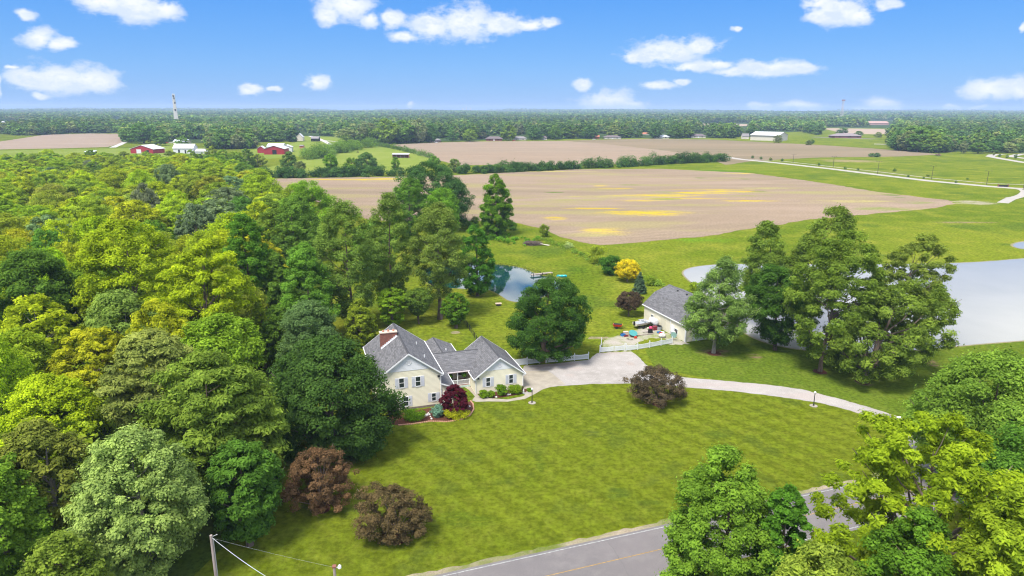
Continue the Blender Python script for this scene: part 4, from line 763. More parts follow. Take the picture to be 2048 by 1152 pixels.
for (x, lab) in ((2.85, 'leafy hanging basket at the left end of the porch'), (5.35, 'leafy hanging basket right of the porch post')):
    rng_ = np.random.default_rng(int(x * 10)); cen = np.array([[0, 0, 0], [.14, 0, -.1], [-.14, .05, -.1], [0, 0, -.32]], float)
    V, tn = leaves(rng_, cen, np.array([.36, .3, .3, .25]), np.full(4, .5), 600, .08, 1., .8, np.array([0, 0, -.5])); o = empty('hanging_basket', HW(x, 6.5, 2.2), 0, lab, 'hanging basket')
    c = link(bpy.data.objects.new('plant', npmesh('plant', V, 4, LEAF, tn)), o); c.color = (.06, .12, .012, 1); MB().tube([(0, 0, .1), (0, 0, .55)], .012, 4).build('hanger', BLACK, o); MB().lathe([(.1, -.3), (.2, -.1), (.22, -.05)], k=10).build('pot', DARK, o)
# rear wing
m = MB(); rx0 = 2.8; m.prism([(rx0 - 3.1, 0), (rx0 + 3.0, 0), (rx0 + 3.0, 3.05), (rx0, 3.05 + .47 * 3.0), (rx0 - 3.1, 3.05)], 14.4, 20.1); m.build('wall', SIDING, house)
m = MB(); chevron(m, rx0, 3.35, 2.98, 4.60, .14, 11.6, 20.4); roof5 = m.build('roof', SHING_Y, house)
MB().prism([(rx0 - .15, 4.52), (rx0, 4.65), (rx0 + .15, 4.52), (rx0, 4.61)], 11.6, 20.42).build('ridge_cap', bpy.data.materials['dark_ridge'], roof5)
MB().box(rx0 + 3.352, rx0 + 3.46, 14.5, 20.42, 2.86, 3.0).build('gutter', WHITE, roof5)
z = 4.6 - .483 * 1.3; MB().tube([(rx0 + 1.1, 14.0, z - .1), (rx0 + 1.1, 14.0, z + .5)], .09, 8).build('vent_pipe', WHITE, roof5)

# ------------------------------------------------------------------ the barn (local frame: y along the long left wall, x to the right)
BO = G(1370.3, 684.3); bth = math.atan2(.34061285, .94020364)
barn = empty('barn', (BO[0], BO[1], 0), bth, 'cream barn with a grey gambrel shingle roof beside the large trees', 'barn')
P0 = [(-.25, 3.5), (2.7, 6.1), (6.4, 7.5), (10.1, 6.1), (13.05, 3.5)]
MB().prism([(0, 0), (12.8, 0), (12.8, 3.55), (10.05, 5.98), (6.4, 7.36), (2.75, 5.98), (0, 3.55)], 0, 16.4).build('wall', SHEDW, barn)
m = MB()
for a, b in zip(P0[:-1], P0[1:]): m.prism([a, b, (b[0], b[1] - .13), (a[0], a[1] - .13)], -.3, 16.9)
broof = m.build('roof', SHING_Y, barn)
m = MB()
for a, b in zip(P0[:-1], P0[1:]): m.prism([(a[0], a[1] + .012), (b[0], b[1] + .012), (b[0], b[1] - .26), (a[0], a[1] - .26)], -.35, -.303)
m.build('fascia', WHITE, broof)
MB().box(-.37, -.253, -.33, 16.9, 3.34, 3.53).build('gutter', WHITE, broof); MB().box(6.22, 6.58, -.3, 16.9, 7.44, 7.53).build('ridge_cap', SHING_Y, broof)
for yy in (4.5, 8.5, 12.0): MB().box(5.5, 5.8, yy, yy + .35, 7.1, 7.42).build('roof_vent', BLACK, broof)
MB().box(-.12, -.003, 5.5, 5.64, .1, 3.35).build('downspout', WHITE, barn); MB().box(-.10, .12, -.10, -.003, .0, 3.4).build('corner_trim', WHITE, barn); MB().box(-.10, -.003, .0, .22, .0, 3.34).build('corner_trim', WHITE, barn)
d_ = MB().box(-.06, -.003, 4.1, 5.3, .05, 2.25).build('door', WHITE, barn); MB().box(-.1, -.062, 4.25, 4.33, 1.1, 1.2).build('handle', BLACK, d_)
MB().box(-.05, -.003, 7.4, 9.4, .05, 2.6).build('door', siding('barn_door_panel', (.70, .66, .5), 1, .25), barn)
def bwin(y0, y1, z0, z1):
    w_ = MB().box(-.03, -.004, y0, y1, z0, z1).build('window', GLASS, barn); m = MB()
    m.box(-.06, -.003, y0 - .08, y0, z0 - .08, z1 + .08); m.box(-.06, -.003, y1, y1 + .08, z0 - .08, z1 + .08); m.box(-.06, -.003, y0, y1, z1, z1 + .08); m.box(-.06, -.003, y0, y1, z0 - .08, z0); m.box(-.05, -.031, (y0 + y1) / 2 - .03, (y0 + y1) / 2 + .03, z0, z1); m.build('frame', WHITE, w_)
bwin(12.4, 13.3, 1.5, 2.1); bwin(2.9, 4.0, .75, 1.75)
for xx in (3.0, 9.4): MB().box(xx - 1.4, xx + 1.4, -.05, -.004, .05, 2.7).build('garage_door', WHITE, barn)
def BP(x, y): c, s = math.cos(bth), math.sin(bth); return (BO[0] + x * c - y * s, BO[1] + x * s + y * c)
def paint(n, col, r=.6, v=.1): return bpy.data.materials.get(n) or pbr(n, col, r, v, 3)
BLUEG = paint('grey_green_plastic', (.22, .36, .32)); PLW = paint('white_plastic', (.75, .76, .78), .4); REDP = paint('red_paint', (.55, .05, .02), .4); TEAL = paint('turquoise_plastic', (.06, .27, .26), .4); PINK = paint('pink_plastic', (.65, .06, .16), .4)
BLUEP = paint('blue_plastic', (.03, .20, .50), .4); GREYP = paint('grey_plastic', (.34, .36, .38), .5); CREAM = paint('cream_vinyl', (.62, .56, .46), .5); RUB = paint('black_rubber', (.02, .02, .02), .8); CARD = paint('pale_cardboard', (.58, .44, .34), .9); MAROON = paint('maroon_paint', (.22, .03, .04), .5); PURP = paint('purple_paint', (.28, .06, .30), .5)
# --- things outside the barn
x, y = BP(-.75, 3.45); o = empty('window_unit', (x, y, 0), bth, 'white boxy window unit on the barn wall beside the green panel', 'air conditioner'); MB().box(-.30, .33, -.45, .45, .55, 1.35).build('casing', PLW, o, bevel=.03)
m = MB(); [m.box(-.33, -.303, -.4, .4, .62 + i * .09, .66 + i * .09) for i in range(8)]; m.build('grille', GREYP, o); m = MB().box(-.2, -.1, -.3, -.2, 0, .55).box(-.2, -.1, .2, .3, 0, .55); m.build('stand', STEEL, o)
x, y = BP(-1.7, 1.6); o = empty('round_sign', (x, y, 0), bth - .9, 'pale green rounded panel on a short post near the barn corner', 'sign')
MB().tube([(0, 0, 0), (0, 0, 1.0)], .05, 8).build('post', WOODG, o); q = disc(MB(), 0, -.02, 1.25, .62, .07, 12).build('panel', BLUEG, o)
x, y = BP(-1.0, 10.6); o = empty('storage_tank', (x, y, 0), bth + math.pi / 2, 'big white plastic tank standing on legs against the barn wall', 'tank')
m = MB().tube([(-1.05, 0, 1.5), (-.95, 0, 1.5), (.95, 0, 1.5), (1.05, 0, 1.5)], [.4, .68, .68, .4], 14); m.build('tank_body', PLW, o, smooth=False); m = MB()
for a in (-.7, .7): m.box(a - .06, a + .06, -.55, .55, .75, .86); m.box(a - .05, a + .05, -.5, -.4, 0, .75); m.box(a - .05, a + .05, .4, .5, 0, .75)
m.build('stand', STEEL, o)
def at(px, py): g = G(px, py); return (g[0], g[1], .02)
o = empty('stock_tank', at(1317.5, 659), 0, 'grey round tub against the barn wall right of the white tank', 'tub'); MB().lathe([(.62, 0), (.66, .75), (.70, .78), (.64, .78), (.58, .12)], k=16).build('tub', GREYP, o); MB().lathe([(.56, .6), (.56, .62)], k=14).build('contents', DARK, o)
# small boat on a trailer
c_ = at(1287, 655); o = empty('motor_boat', (c_[0], c_[1], .55), .42, 'beige motor boat on a trailer in front of the barn', 'boat')
L_ = 4.6; secs = []
for i, t in enumerate(np.linspace(0, 1, 8)):
    w = .95 * (1 - max(0, t - .45) ** 2 * 3.0) ; w = max(w, .08); zk = .0 + .35 * t ** 3; secs.append([(-L_ / 2 + L_ * t, s * w * q, z) for s, q, z in ((-1, 1, .75 + .12 * t), (-1, .8, .28 + zk * .6), (0, 0, zk), (1, .8, .28 + zk * .6), (1, 1, .75 + .12 * t))])
m = MB(); vs = [p for s in secs for p in s]; fs = [(i * 5 + j, i * 5 + j + 1, (i + 1) * 5 + j + 1, (i + 1) * 5 + j) for i in range(7) for j in range(4)] + [(0, 1, 2, 3, 4)] + [tuple(35 + j for j in range(5))]
m.add(vs, fs); m.build('hull', CREAM, o)
m = MB(); m.add([(-L_ / 2 + .1, -.8, .70), (.9, -.78, .74), (.9, .78, .74), (-L_ / 2 + .1, .8, .70), (-L_ / 2 + .1, -.8, .5), (.9, -.78, .5), (.9, .78, .5), (-L_ / 2 + .1, .8, .5)], [(0, 3, 2, 1), (4, 5, 6, 7), (0, 1, 5, 4), (1, 2, 6, 5), (2, 3, 7, 6), (3, 0, 4, 7)]); m.build('cockpit', GREYP, o)
MB().add([(.9, -.8, .78), (2.2, -.1, .95), (2.2, .1, .95), (.9, .8, .78)], [(0, 1, 2, 3)]).build('foredeck', CREAM, o); MB().box(-.2, .1, -.7, -.2, .75, 1.05).box(-.2, .1, .2, .7, .75, 1.05).build('seat', GREYP, o); MB().box(-2.62, -2.3, -.18, .18, .3, 1.15).build('outboard_motor', RUB, o, bevel=.05)
o = empty('boat_trailer', (c_[0], c_[1], .02), .42, 'dark trailer carrying the beige boat', 'trailer'); MB().box(-2.1, 2.0, -.6, -.5, .42, .5).box(-2.1, 2.0, .5, .6, .42, .5).add([(2.0, -.6, .42), (3.3, -.05, .42), (3.3, .05, .42), (2.0, .6, .42), (2.0, -.6, .5), (3.3, -.05, .5), (3.3, .05, .5), (2.0, .6, .5)], [(0, 3, 2, 1), (4, 5, 6, 7), (0, 1, 5, 4), (1, 2, 6, 5), (2, 3, 7, 6), (3, 0, 4, 7)]).build('frame', BLACK, o)
for s in (-1, 1): MB().tube([(-.6, s * .92, .3), (-.6, s * .74, .3)], .3, 14).build('wheel', RUB, o)
def crate(name, label, cat, p, size, rz, mat, lid=None, tilt=0, bevel=.03, group=None):
    o = empty(name, p, rz, label, cat, group); w, d, h = size; m = MB(); t = .04
    if tilt: m.obox((0, 0, h / 2 + .1), (w, d, h), rx=tilt); m.build('panel', mat, o, bevel=.01); MB().obox((0, .15, .18), (w * .8, .3, .36)).build('support', DARK, o); return o
    m.box(-w / 2, w / 2, -d / 2, -d / 2 + t, 0, h); m.box(-w / 2, w / 2, d / 2 - t, d / 2, 0, h); m.box(-w / 2, -w / 2 + t, -d / 2 + t, d / 2 - t, 0, h); m.box(w / 2 - t, w / 2, -d / 2 + t, d / 2 - t, 0, h); m.box(-w / 2 + t, w / 2 - t, -d / 2 + t, d / 2 - t, 0, t); m.build('bin', mat, o)
    if lid: MB().box(-w / 2 - .03, w / 2 + .03, -d / 2 - .03, d / 2 + .03, h, h + .05).build('lid', lid, o, bevel=.015)
    return o
crate('board', 'cream board leaning in the clutter beside the boat', 'board', at(1300, 659), (1.1, .9, .12), .5, CREAM, tilt=.6)
crate('tool_chest', 'maroon chest between the cream board and the grey tub', 'chest', at(1309, 660), (.9, .7, .8), .4, MAROON, MAROON)
crate('box', 'white lidded box on the ground behind the maroon chest', 'box', at(1309, 653), (.8, .6, .7), .2, PLW, CARD)
o = crate('waste_bin', 'black bin under the pink ball', 'bin', at(1300.5, 667), (.75, .7, .85), .3, RUB, RUB)
b_ = at(1300.5, 667); bl = MB().ell((0, 0, 0), (.38, .38, .36), 14).build('ball', PINK, smooth=True); bl.location = (b_[0], b_[1], 1.27); tag(bl, 'pink round ball resting on the black bin', 'ball')
def bicycle(label, p, rz, mat, lay=1.2, s=.8):
    o = empty('bicycle', (p[0], p[1], .04), rz, label, 'bicycle')
    def tr(x, z): return (x * s, z * math.sin(lay) * -1 * s * .95, .06 + z * math.cos(lay) * s)
    for x in (-.5, .5): MB().tube([tr(x + .33 * math.cos(a), .34 + .33 * math.sin(a)) for a in np.linspace(0, 6.283, 17)], .035, 5, False).build('wheel', RUB, o)
    m = MB()
    for a, b in (((-.5, .34), (-.05, .34)), ((-.05, .34), (-.2, .85)), ((-.2, .8), (.35, .82)), ((.35, .82), (-.05, .34)), ((-.5, .34), (-.2, .8)), ((.5, .34), (.33, .95))): m.tube([tr(*a), tr(*b)], .03, 6)
    m.build('frame', mat, o); MB().tube([tr(.33, .95), tr(.25, 1.02)], .04, 6).build('handlebar', RUB, o); MB().ell(tr(-.2, .9), (.12, .07, .05), 8).build('saddle', RUB, o)
bicycle('purple child bicycle lying left of the black bin', at(1290, 665), .4, PURP); bicycle('dark bicycle lying left of the blue bin', at(1240, 670), 1.2, BLACK, .9); bicycle('small white and black bicycle lying in front of the turquoise pool', at(1260, 679), -.3, PLW)
o = empty('paddling_pool', at(1265.5, 673), .3, 'turquoise plastic pool propped on edge among the clutter', 'paddling pool'); q = MB()
pf = [(.2, 0), (.75, .02), (.88, .26), (.92, .28), (.8, .06)]; Mx = Matrix.Rotation(.45, 4, 'X'); base = MB().lathe(pf, k=18); base.v = [tuple(Mx @ Vector(p) + Vector((0, 0, .55))) for p in base.v]; base.build('pool_shell', TEAL, o); MB().obox((0, .3, .3), (1.3, .5, .55)).build('support', GREYP, o)
o = empty('fuel_can', at(1271, 677), .2, 'red fuel can right of the turquoise pool', 'fuel can'); MB().box(-.3, .3, -.16, .16, 0, .42).build('body', REDP, o, bevel=.05); MB().tube([(-.2, 0, .40), (-.1, 0, .55), (.1, 0, .55), (.2, 0, .42)], .03, 6).build('handle', REDP, o)
crate('tub', 'blue plastic bin at the left end of the clutter', 'bin', at(1246, 672), (.9, .6, .45), .5, BLUEP); crate('box', 'pale cardboard box between the blue bin and the turquoise pool', 'box', at(1251.5, 669), (1.0, .7, .6), .15, CARD, CARD)
crate('pallet', 'maroon flat crate in front of the pale cardboard box', 'crate', at(1252, 673), (.9, .5, .25), .3, MAROON)
o = MB().obox((0, 0, .12), (4.2, .35, .1)).build('plank', WOODG); g = at(1289, 670); o.location = (g[0], g[1], .0); o.rotation_euler = (0, 0, .30); tag(o, 'long pale plank lying in front of the purple bicycle', 'plank')
crate('toy_box', 'blue open box of toys near the barn door', 'box', at(1318, 666), (.8, .5, .3), .2, BLUEP); crate('toy_box', 'small red tub beside the blue toy box', 'tub', at(1321.5, 667.5), (.6, .45, .28), .6, REDP); crate('toy_box', 'small white tray right of the red tub', 'tray', at(1325, 665.5), (.8, .45, .2), -.2, PLW)
o = MB().ell((0, 0, .42), (.8, .6, .5), 9).ell((.3, .1, .3), (.6, .5, .35), 7).build('boulder', STONE); g = at(1324, 675); o.location = g; tag(o, 'grey white boulder between the barn door and the picket fence', 'boulder')
o = empty('garden_cart', at(1235, 657), 2.9, 'orange red garden cart alone on the grass left of the barn', 'cart'); MB().add([(-.8, -.45, .5), (.8, -.45, .5), (.8, .45, .5), (-.8, .45, .5), (-1.0, -.6, .95), (1.0, -.6, .95), (1.0, .6, .95), (-1.0, .6, .95)], [(0, 3, 2, 1), (0, 1, 5, 4), (1, 2, 6, 5), (2, 3, 7, 6), (3, 0, 4, 7), (4, 5, 6, 7)]).build('tray', REDP, o)
MB().box(-.9, .9, -.5, .5, .955, 1.0).build('load', DARK, o)
for s in (-1, 1): MB().tube([(.2, s * .5, .28), (.2, s * .38, .28)], .28, 12).build('wheel', RUB, o)
MB().tube([(-.8, 0, .55), (-1.7, 0, .35)], .04, 6).build('handle', BLACK, o)
o = sheet('concrete_pad', [BP(-2.5, 14.2), BP(-.02, 13.2), BP(-.02, 15.8), BP(-2.2, 16.0)], .03, CONC)
o = empty('table', (BP(-1.6, 13.4)[0], BP(-1.6, 13.4)[1], 0), bth, 'grey flat table beyond the boat at the far barn wall', 'table'); MB().box(-.9, .9, -1.2, 1.2, .72, .8).build('table_top', GREYP, o)
for a in (-.8, .8):
    for b in (-1.1, 1.1): MB().box(a - .04, a + .04, b - .04, b + .04, 0, .72).build('leg', STEEL, o)
# ------------------------------------------------------------------ white picket fences
def post(p, parent, h=1.4): MB().box(p[0] - .07, p[0] + .07, p[1] - .07, p[1] + .07, 0, h).prism([(p[0] - .09, h), (p[0] + .09, h), (p[0], h + .12)], p[1] - .09, p[1] + .09).build('post', VINYL, parent)
def panel(a, b, parent, h=1.18, dip=.16, z0=.1, solid=False, name='panel'):
    a, b = np.array(a[:2]), np.array(b[:2]); L = np.linalg.norm(b - a); t = (b - a) / L; ang = math.atan2(t[1], t[0]); m = MB(); n = int(L / .115)
    for zz in (.22, .95 if not solid else 1.1): c = (a + b) / 2; m.obox((c[0], c[1], zz), (L - .14, .05, .09), rz=ang)
    for k in range(n):
        s = (k + .5) / n; p = a + t * (L * s); hh = h - dip * math.sin(math.pi * s); m.obox((p[0], p[1], (z0 + hh) / 2), (.075 if not solid else .112, .026, hh - z0), rz=ang)
    m.build(name, VINYL, parent)
def frun(label, P, **kw):
    P = [G(*p) for p in P]; o = empty('picket_fence', (P[0][0], P[0][1], 0), 0, label, 'fence'); Q = [p - P[0] for p in P]
    for p in Q: post(p, o, kw.get('ph', 1.4))
    for a, b in zip(Q[:-1], Q[1:]): panel(a, b, o, **{k: v for k, v in kw.items() if k != 'ph'})
    return o
frun('short solid white fence between the garage and the brown gate', [(1028, 732.5), (1054, 729.5)], solid=True, dip=0, h=1.3)
frun('white fence piece sloping from the solid panel to the brown gate', [(1055, 729), (1079, 726.5)])
frun('white picket fence from the brown gate along the gravel under the round tree', [(1092, 726), (1120, 724), (1149, 721), (1177, 718.5)])
frun('white picket fence climbing from the drive gate to the barn', [(1252, 701.5), (1275, 699.5), (1299, 695.5), (1322, 691), (1344, 687)])
a, b, c = G(1199.5, 705.5), G(1228, 703), G(1249.5, 701); o = empty('drive_gate', (a[0], a[1], 0), 0, 'closed white picket double gate across the gravel drive', 'gate'); post((0, 0), o, 1.5); post(c - a, o, 1.5); panel((.1, 0), b - a - [.06, 0, 0], o, name='gate_leaf', z0=.18); panel(b - a + [.06, 0, 0], c - a - [.1, 0, 0], o, name='gate_leaf', z0=.18)
b = G(1202, 690); o = empty('picket_fence', (a[0] + .1, a[1] + .15, 0), 0, 'white fence line running back from the left gate post, seen edge on', 'fence'); panel((0, 0), (b - a) * .96, o); post((b - a), o)
g = G(1085.5, 726.2); o = empty('garden_gate', (g[0], g[1], 0), .2, 'brown wooden garden gate with white studs under the round tree', 'gate'); gm = paint('brown_red_wood', (.20, .06, .03), .7)
MB().box(-.5, .5, -.04, .04, .1, 1.35).build('gate_leaf', gm, o); m = MB(); [m.box(x - .05, x + .05, -.07, -.042, z - .05, z + .05) for x in (-.2, .2) for z in (.75, 1.05)]; m.build('stud', WHITE, o)
for x in (-.62, .62): MB().box(x - .11, x + .11, -.1, .1, 0, 1.6).build('post', CREAM, o)
# dark wire fence across the back garden
P = [G(*p) for p in ((917, 628), (925, 641), (932, 651), (939, 661), (946, 671), (953, 682), (960, 692))]
o = empty('wire_fence', (P[0][0], P[0][1], 0), 0, 'dark wire fence crossing the back lawn behind the house', 'fence')
for i in range(len(P) - 1):
    p, q = P[i] - P[0], P[i + 1] - P[0]
    for s in (0, .5): r = p + (q - p) * s; MB().tube([(r[0], r[1], 0), (r[0], r[1], 1.3)], .05, 6).build('post', BLACK, o)
m = MB()
for i in range(len(P) - 1):
    p, q = P[i] - P[0], P[i + 1] - P[0]
    for z in (.15, .65, 1.22): m.tube([(p[0], p[1], z), (q[0], q[1], z)], .02, 4)
    for k in range(14): r = p + (q - p) * k / 26; m.tube([(r[0], r[1], .1), (r[0], r[1], 1.25)], .006, 3, False)
m.build('wire_mesh', BLACK, o)
# ------------------------------------------------------------------ garden pieces
def lamp(label, bx, by_, h):
    g = G(bx, by_); o = empty('lamp_post', (g[0], g[1], 0), 0, label, 'lamp post'); MB().lathe([(.62, .03), (.6, .09), (.0, .1)], k=14).build('base_stones', pbr('pale_ring_stone', (.33, .29, .25), .9, .3, 5) if 'pale_ring_stone' not in bpy.data.materials else bpy.data.materials['pale_ring_stone'], o)
    MB().lathe([(.14, .08), (.12, .3), (.07, .35), (.055, h - .35), (.1, h - .3), (.1, h - .26)], k=10).build('pole', BLACK, o); MB().ell((0, 0, h - .08), (.19, .19, .2), 12).build('globe', PLW, o, smooth=True)
lamp('black lamp post with white globe beside the footpath end', 1064, 806, 2.5); lamp('black lamp post with white globe beside the curving driveway', 1627, 812, 2.4)
def edging(name, label, pts, parent=None):
    P = smoothpoly([G(*p) for p in pts], 2); n = len(P); P = P[: int(n * .62)] if False else P; return P
E1 = [G(*p) for p in ((796, 851), (825, 848.5), (860, 843), (895, 844), (925, 839), (940, 831), (947.5, 819), (946, 808), (941, 802))]
m = MB()
for i in range(len(E1) - 1):
    p, q = E1[i], E1[i + 1]; L = np.linalg.norm(q - p); k = int(L / .3); an = math.atan2((q - p)[1], (q - p)[0])
    for j in range(k): r = p + (q - p) * (j + .5) / k; m.obox((r[0], r[1], .06), (.27, .2, .14), rz=an)
tag(m.build('bed_edging', EDGE), 'brick edging curving around the flower bed and red maple', 'edging')
rr = random.Random(3)
def rock(label, px, py, s, mat=STONE):
    g = G(px, py); o = MB().ell((0, 0, s * .3), (s, s * .7, s * .55), 7, rr.uniform(0, 3)).build('rock', mat); o.location = (g[0], g[1], .03); tag(o, label, 'rock', 'rocks in the flower beds')
rock('largest flat pale rock in the bed beside the clipped hedge', 853, 832, .42); rock('pale rock right of the largest flat rock', 859, 830, .25); rock('small pale rock behind the flat rock by the hedge', 857, 827, .2); rock('small rock between hedge and blue juniper near the edging', 861, 834, .18); rock('rounded white rock nearest the bed edging left of the juniper', 863, 838.5, .25)
rock('white stone in the bed right of the red maple', 938, 814, .28); rock('small white stone in front of the left pair of clipped shrubs', 974.5, 795.5, .2); rock('white stone between the shrub pair and the ball shrub', 992, 795, .26); rock('small stone below the ball shaped shrub', 1016, 790.5, .26); rock('small stone right of the ball shaped shrub', 1020.5, 789.5, .2)
g = G(1047, 787); o = empty('garden_statue', (g[0], g[1], 0), 0, 'small pale garden statue at the garage corner', 'statue'); MB().lathe([(.16, 0), (.2, .15), (.13, .3), (.15, .5), (.08, .62)], k=10).build('figure', STONE, o); MB().ell((0, 0, .72), (.11, .11, .13), 10).build('head', STONE, o)
g = G(1045.5, 783); o = MB().lathe([(.12, 0), (.18, .3), (.14, .8), (.04, 1.1)], k=8).build('ornament', paint('dark_ornament', (.08, .03, .03))); o.location = (g[0], g[1], 0); tag(o, 'dark slim ornament standing behind the pale garden statue', 'ornament')
# dock, boats, table, brush pile by the ponds
a, b = G(1062, 553), G(1104, 548.5); v = b - a; L = np.linalg.norm(v); an = math.atan2(v[1], v[0]); o = empty('dock', (a[0], a[1], 0), an, 'narrow weathered dock reaching over the blue pond', 'dock')
m = MB(); n = int(L / .2); [m.box(i * L / n + .01, (i + 1) * L / n - .01, -.6, .6, .55, .62) for i in range(n)]; m.build('deck_boards', WOODG, o); MB().box(0, L, -.58, -.48, .42, .547).box(0, L, .48, .58, .42, .547).build('beam', WOODG, o)
for i, s in ((.5, -1), (.5, 1), (L * .5, -1), (L * .5, 1)): MB().tube([(i, s * .55, -.3), (i, s * .55, .9)], .09, 8).build('post', DARK, o)
g = G(1123.5, 554.5); o = empty('dinghy', (g[0], g[1], .03), .02, 'bright turquoise dinghy on the grass beside the dock', 'dinghy'); secs = []
for i, t in enumerate(np.linspace(0, 1, 9)):
    w = .62 * math.sqrt(max(.02, 1 - (2 * t - 1) ** 4)); secs.append([(-1.45 + 2.9 * t, s * w * q, z) for s, q, z in ((-1, 1, .42 + .1 * abs(2 * t - 1)), (-1, .75, .08), (1, .75, .08), (1, 1, .42 + .1 * abs(2 * t - 1)))])
m = MB().add([p for s in secs for p in s], [(i * 4 + j, i * 4 + j + 1, (i + 1) * 4 + j + 1, (i + 1) * 4 + j) for i in range(8) for j in range(3)] + [(0, 1, 2, 3), (32, 33, 34, 35)]); m.build('hull', paint('bright_cyan_plastic', (.02, .50, .62), .35), o)
m = MB().tube([(-1.45 + 2.9 * t, .64 * math.sqrt(max(.02, 1 - (2 * t - 1) ** 4)), .45 + .1 * abs(2 * t - 1)) for t in np.linspace(0, 1, 12)], .04, 6).tube([(-1.45 + 2.9 * t, -.64 * math.sqrt(max(.02, 1 - (2 * t - 1) ** 4)), .45 + .1 * abs(2 * t - 1)) for t in np.linspace(0, 1, 12)], .04, 6); m.build('gunwale', bpy.data.materials['bright_cyan_plastic'], o); MB().box(-.6, -.35, -.5, .5, .3, .36).box(.5, .75, -.5, .5, .3, .36).build('seat', PLW, o)
g = G(997, 611); o = empty('stump_table', (g[0], g[1], 0), 0, 'pinkish wood slab on a dark stump on the back lawn', 'table'); MB().lathe([(.6, 0), (.5, .3), (.45, .45)], k=10).build('stump', DARK, o); MB().obox((0, 0, .52), (1.5, .9, .14), rz=.2).build('table_top', CARD, o)
g = G(1066, 490); m = MB()
for i in range(150):
    a = rr.uniform(0, 6.28); c = Vector((rr.uniform(-2.6, 2.6), rr.uniform(-1.6, 1.6), rr.uniform(.1, 1.2))); d = Vector((math.cos(a), math.sin(a), rr.uniform(-.15, .15))) * rr.uniform(.8, 1.8); m.tube([c - d, c + d], rr.uniform(.03, .08), 4)
o = m.build('brush_pile', pbr('dead_branches', (.16, .12, .10), 1, .4, 5)); o.location = (g[0], g[1], 0); tag(o, 'dark pile of dead branches above the blue pond', 'brush pile')
g = G(1089, 491); o = MB().obox((0, 0, .3), (3.6, .7, .1), rz=-.5, ry=.1).obox((.2, .7, .15), (3.2, .3, .1), rz=-.4).build('board', pbr('bleached_board', (.55, .5, .42), .9)); o.location = (g[0], g[1], .05); tag(o, 'pale boards lying right of the brush pile', 'board')
for (px_, py_, rx_, ry_) in ((911, 665, 1.1, .9), (1302, 624, .1, .1)):
    if rx_ > .5: g = G(px_, py_); sheet('dirt_patch', [(g[0] + rx_ * math.cos(a) * rs.uniform(.8, 1.1), g[1] + ry_ * math.sin(a) * rs.uniform(.8, 1.1)) for a in np.linspace(0, 6.28, 16)[:-1]], .014, groundmat('ash_dirt', ((.25, .2, .14), (.12, .14, .04), (.3, .24, .18)), (.5, 2, 8)))
g = G(1197, 676); sheet('dirt_patch', ragged([(g[0] - 2.5, g[1] - .6), (g[0] + 1.5, g[1] - .9), (g[0] + 2.2, g[1] + .7), (g[0] - 1.4, g[1] + .9)], .5, .2, 3), .0145, bpy.data.materials['ash_dirt'])
g = G(1798, 848); o = MB().ell((0, 0, .5), (1.0, .75, .7), 9).ell((.5, .2, .35), (.7, .6, .5), 7).build('boulder', pbr('white_boulder', (.7, .68, .66), .9)); o.location = (g[0], g[1], 0); tag(o, 'white boulder at the end of the visible driveway under the trees', 'boulder')
g = G(1812, 848); o = empty('mailbox', (g[0], g[1], 0), .2, 'dark box right of the white boulder at the driveway', 'mailbox'); MB().box(-.07, .07, -.07, .07, 0, .9).build('post', WOODG, o); MB().box(-.28, .28, -.4, .4, .9, 1.3).build('box', BLACK, o, bevel=.05)
g = G(1773, 968); o = empty('mailbox', (g[0], g[1], 0), .3, 'black roadside mailbox seen through the yellow green tree', 'mailbox'); MB().box(-.05, .05, -.05, .05, 0, 1.0).build('post', WHITE, o); MB().box(-.13, .13, -.28, .28, 1.0, 1.28).build('box', BLACK, o, bevel=.05)
# ------------------------------------------------------------------ utility poles and cables
POLEM = pbr('grey_brown_pole', (.34, .28, .25), .95, .25, 2, stretch=(1, 1, .2))
def upole(label, bx, by_, tx, ty, kind):
    g = G(bx, by_); h = HT(g, bx, ty); o = empty('utility_pole', (g[0], g[1], 0), 0, label, 'utility pole'); lean = (tx - bx) * 0
    MB().tube([(0, 0, 0), (0, 0, h)], [.17, .125], 10).build('pole', POLEM, o)
    if kind == 0:
        MB().tube([(.2, -.05, 0), (.2, -.05, h - .4)], .035, 6).build('conduit', STEEL, o); MB().tube([(0, 0, h - .2), (.45, .1, h - .02), (.55, .1, h - .02)], .025, 6).build('bracket', STEEL, o)
    else:
        MB().tube([(0, 0, h - .12), (.35, -.05, h - .1), (.5, -.1, h + .1)], .03, 6).build('arm', STEEL, o); MB().lathe([(.05, .25), (.15, .12), (.16, -.08), (.1, -.12)], (.48, -.08, h - .05), 10).build('lamp_head', PLW, o); MB().box(-.16, .16, -.16, .16, h - .12, h + .04).build('cap', paint('rusty_cap', (.25, .1, .07)), o)
    return np.array([g[0], g[1], h])
p1 = upole('weathered utility pole with a conduit and a thick drooping cable', 440, 1215, 431, 1066, 0); p2 = upole('shorter utility pole with a small lamp head at the bottom edge', 680, 1290, 673, 1130, 1)
def cable(label, a, b, sag, r):
    a, b = Vector(a), Vector(b); o = MB().tube([a.lerp(b, t) - Vector((0, 0, sag * 4 * t * (1 - t))) for t in np.linspace(0, 1, 24)], r, 5).build('cable', bpy.data.materials.get('grey_cable') or pbr('grey_cable', (.42, .44, .45), .5)); tag(o, label, 'cable')
far3 = G(760, 1500); p3 = upole('tall utility pole standing below the picture edge', 760, 1500, 760, 1300, 0) if False else np.array([far3[0], far3[1], 7.5])
cable('thick pale cable drooping from the weathered utility pole toward the road', p1 + [.1, -.03, -.25], G(590, 1186, p1[2] * .62), .35, .028)
cable('faint thin wire running between the two utility poles', p1 + [.05, 0, -.3], p2 + [-.1, 0, -.1], .1, .004)
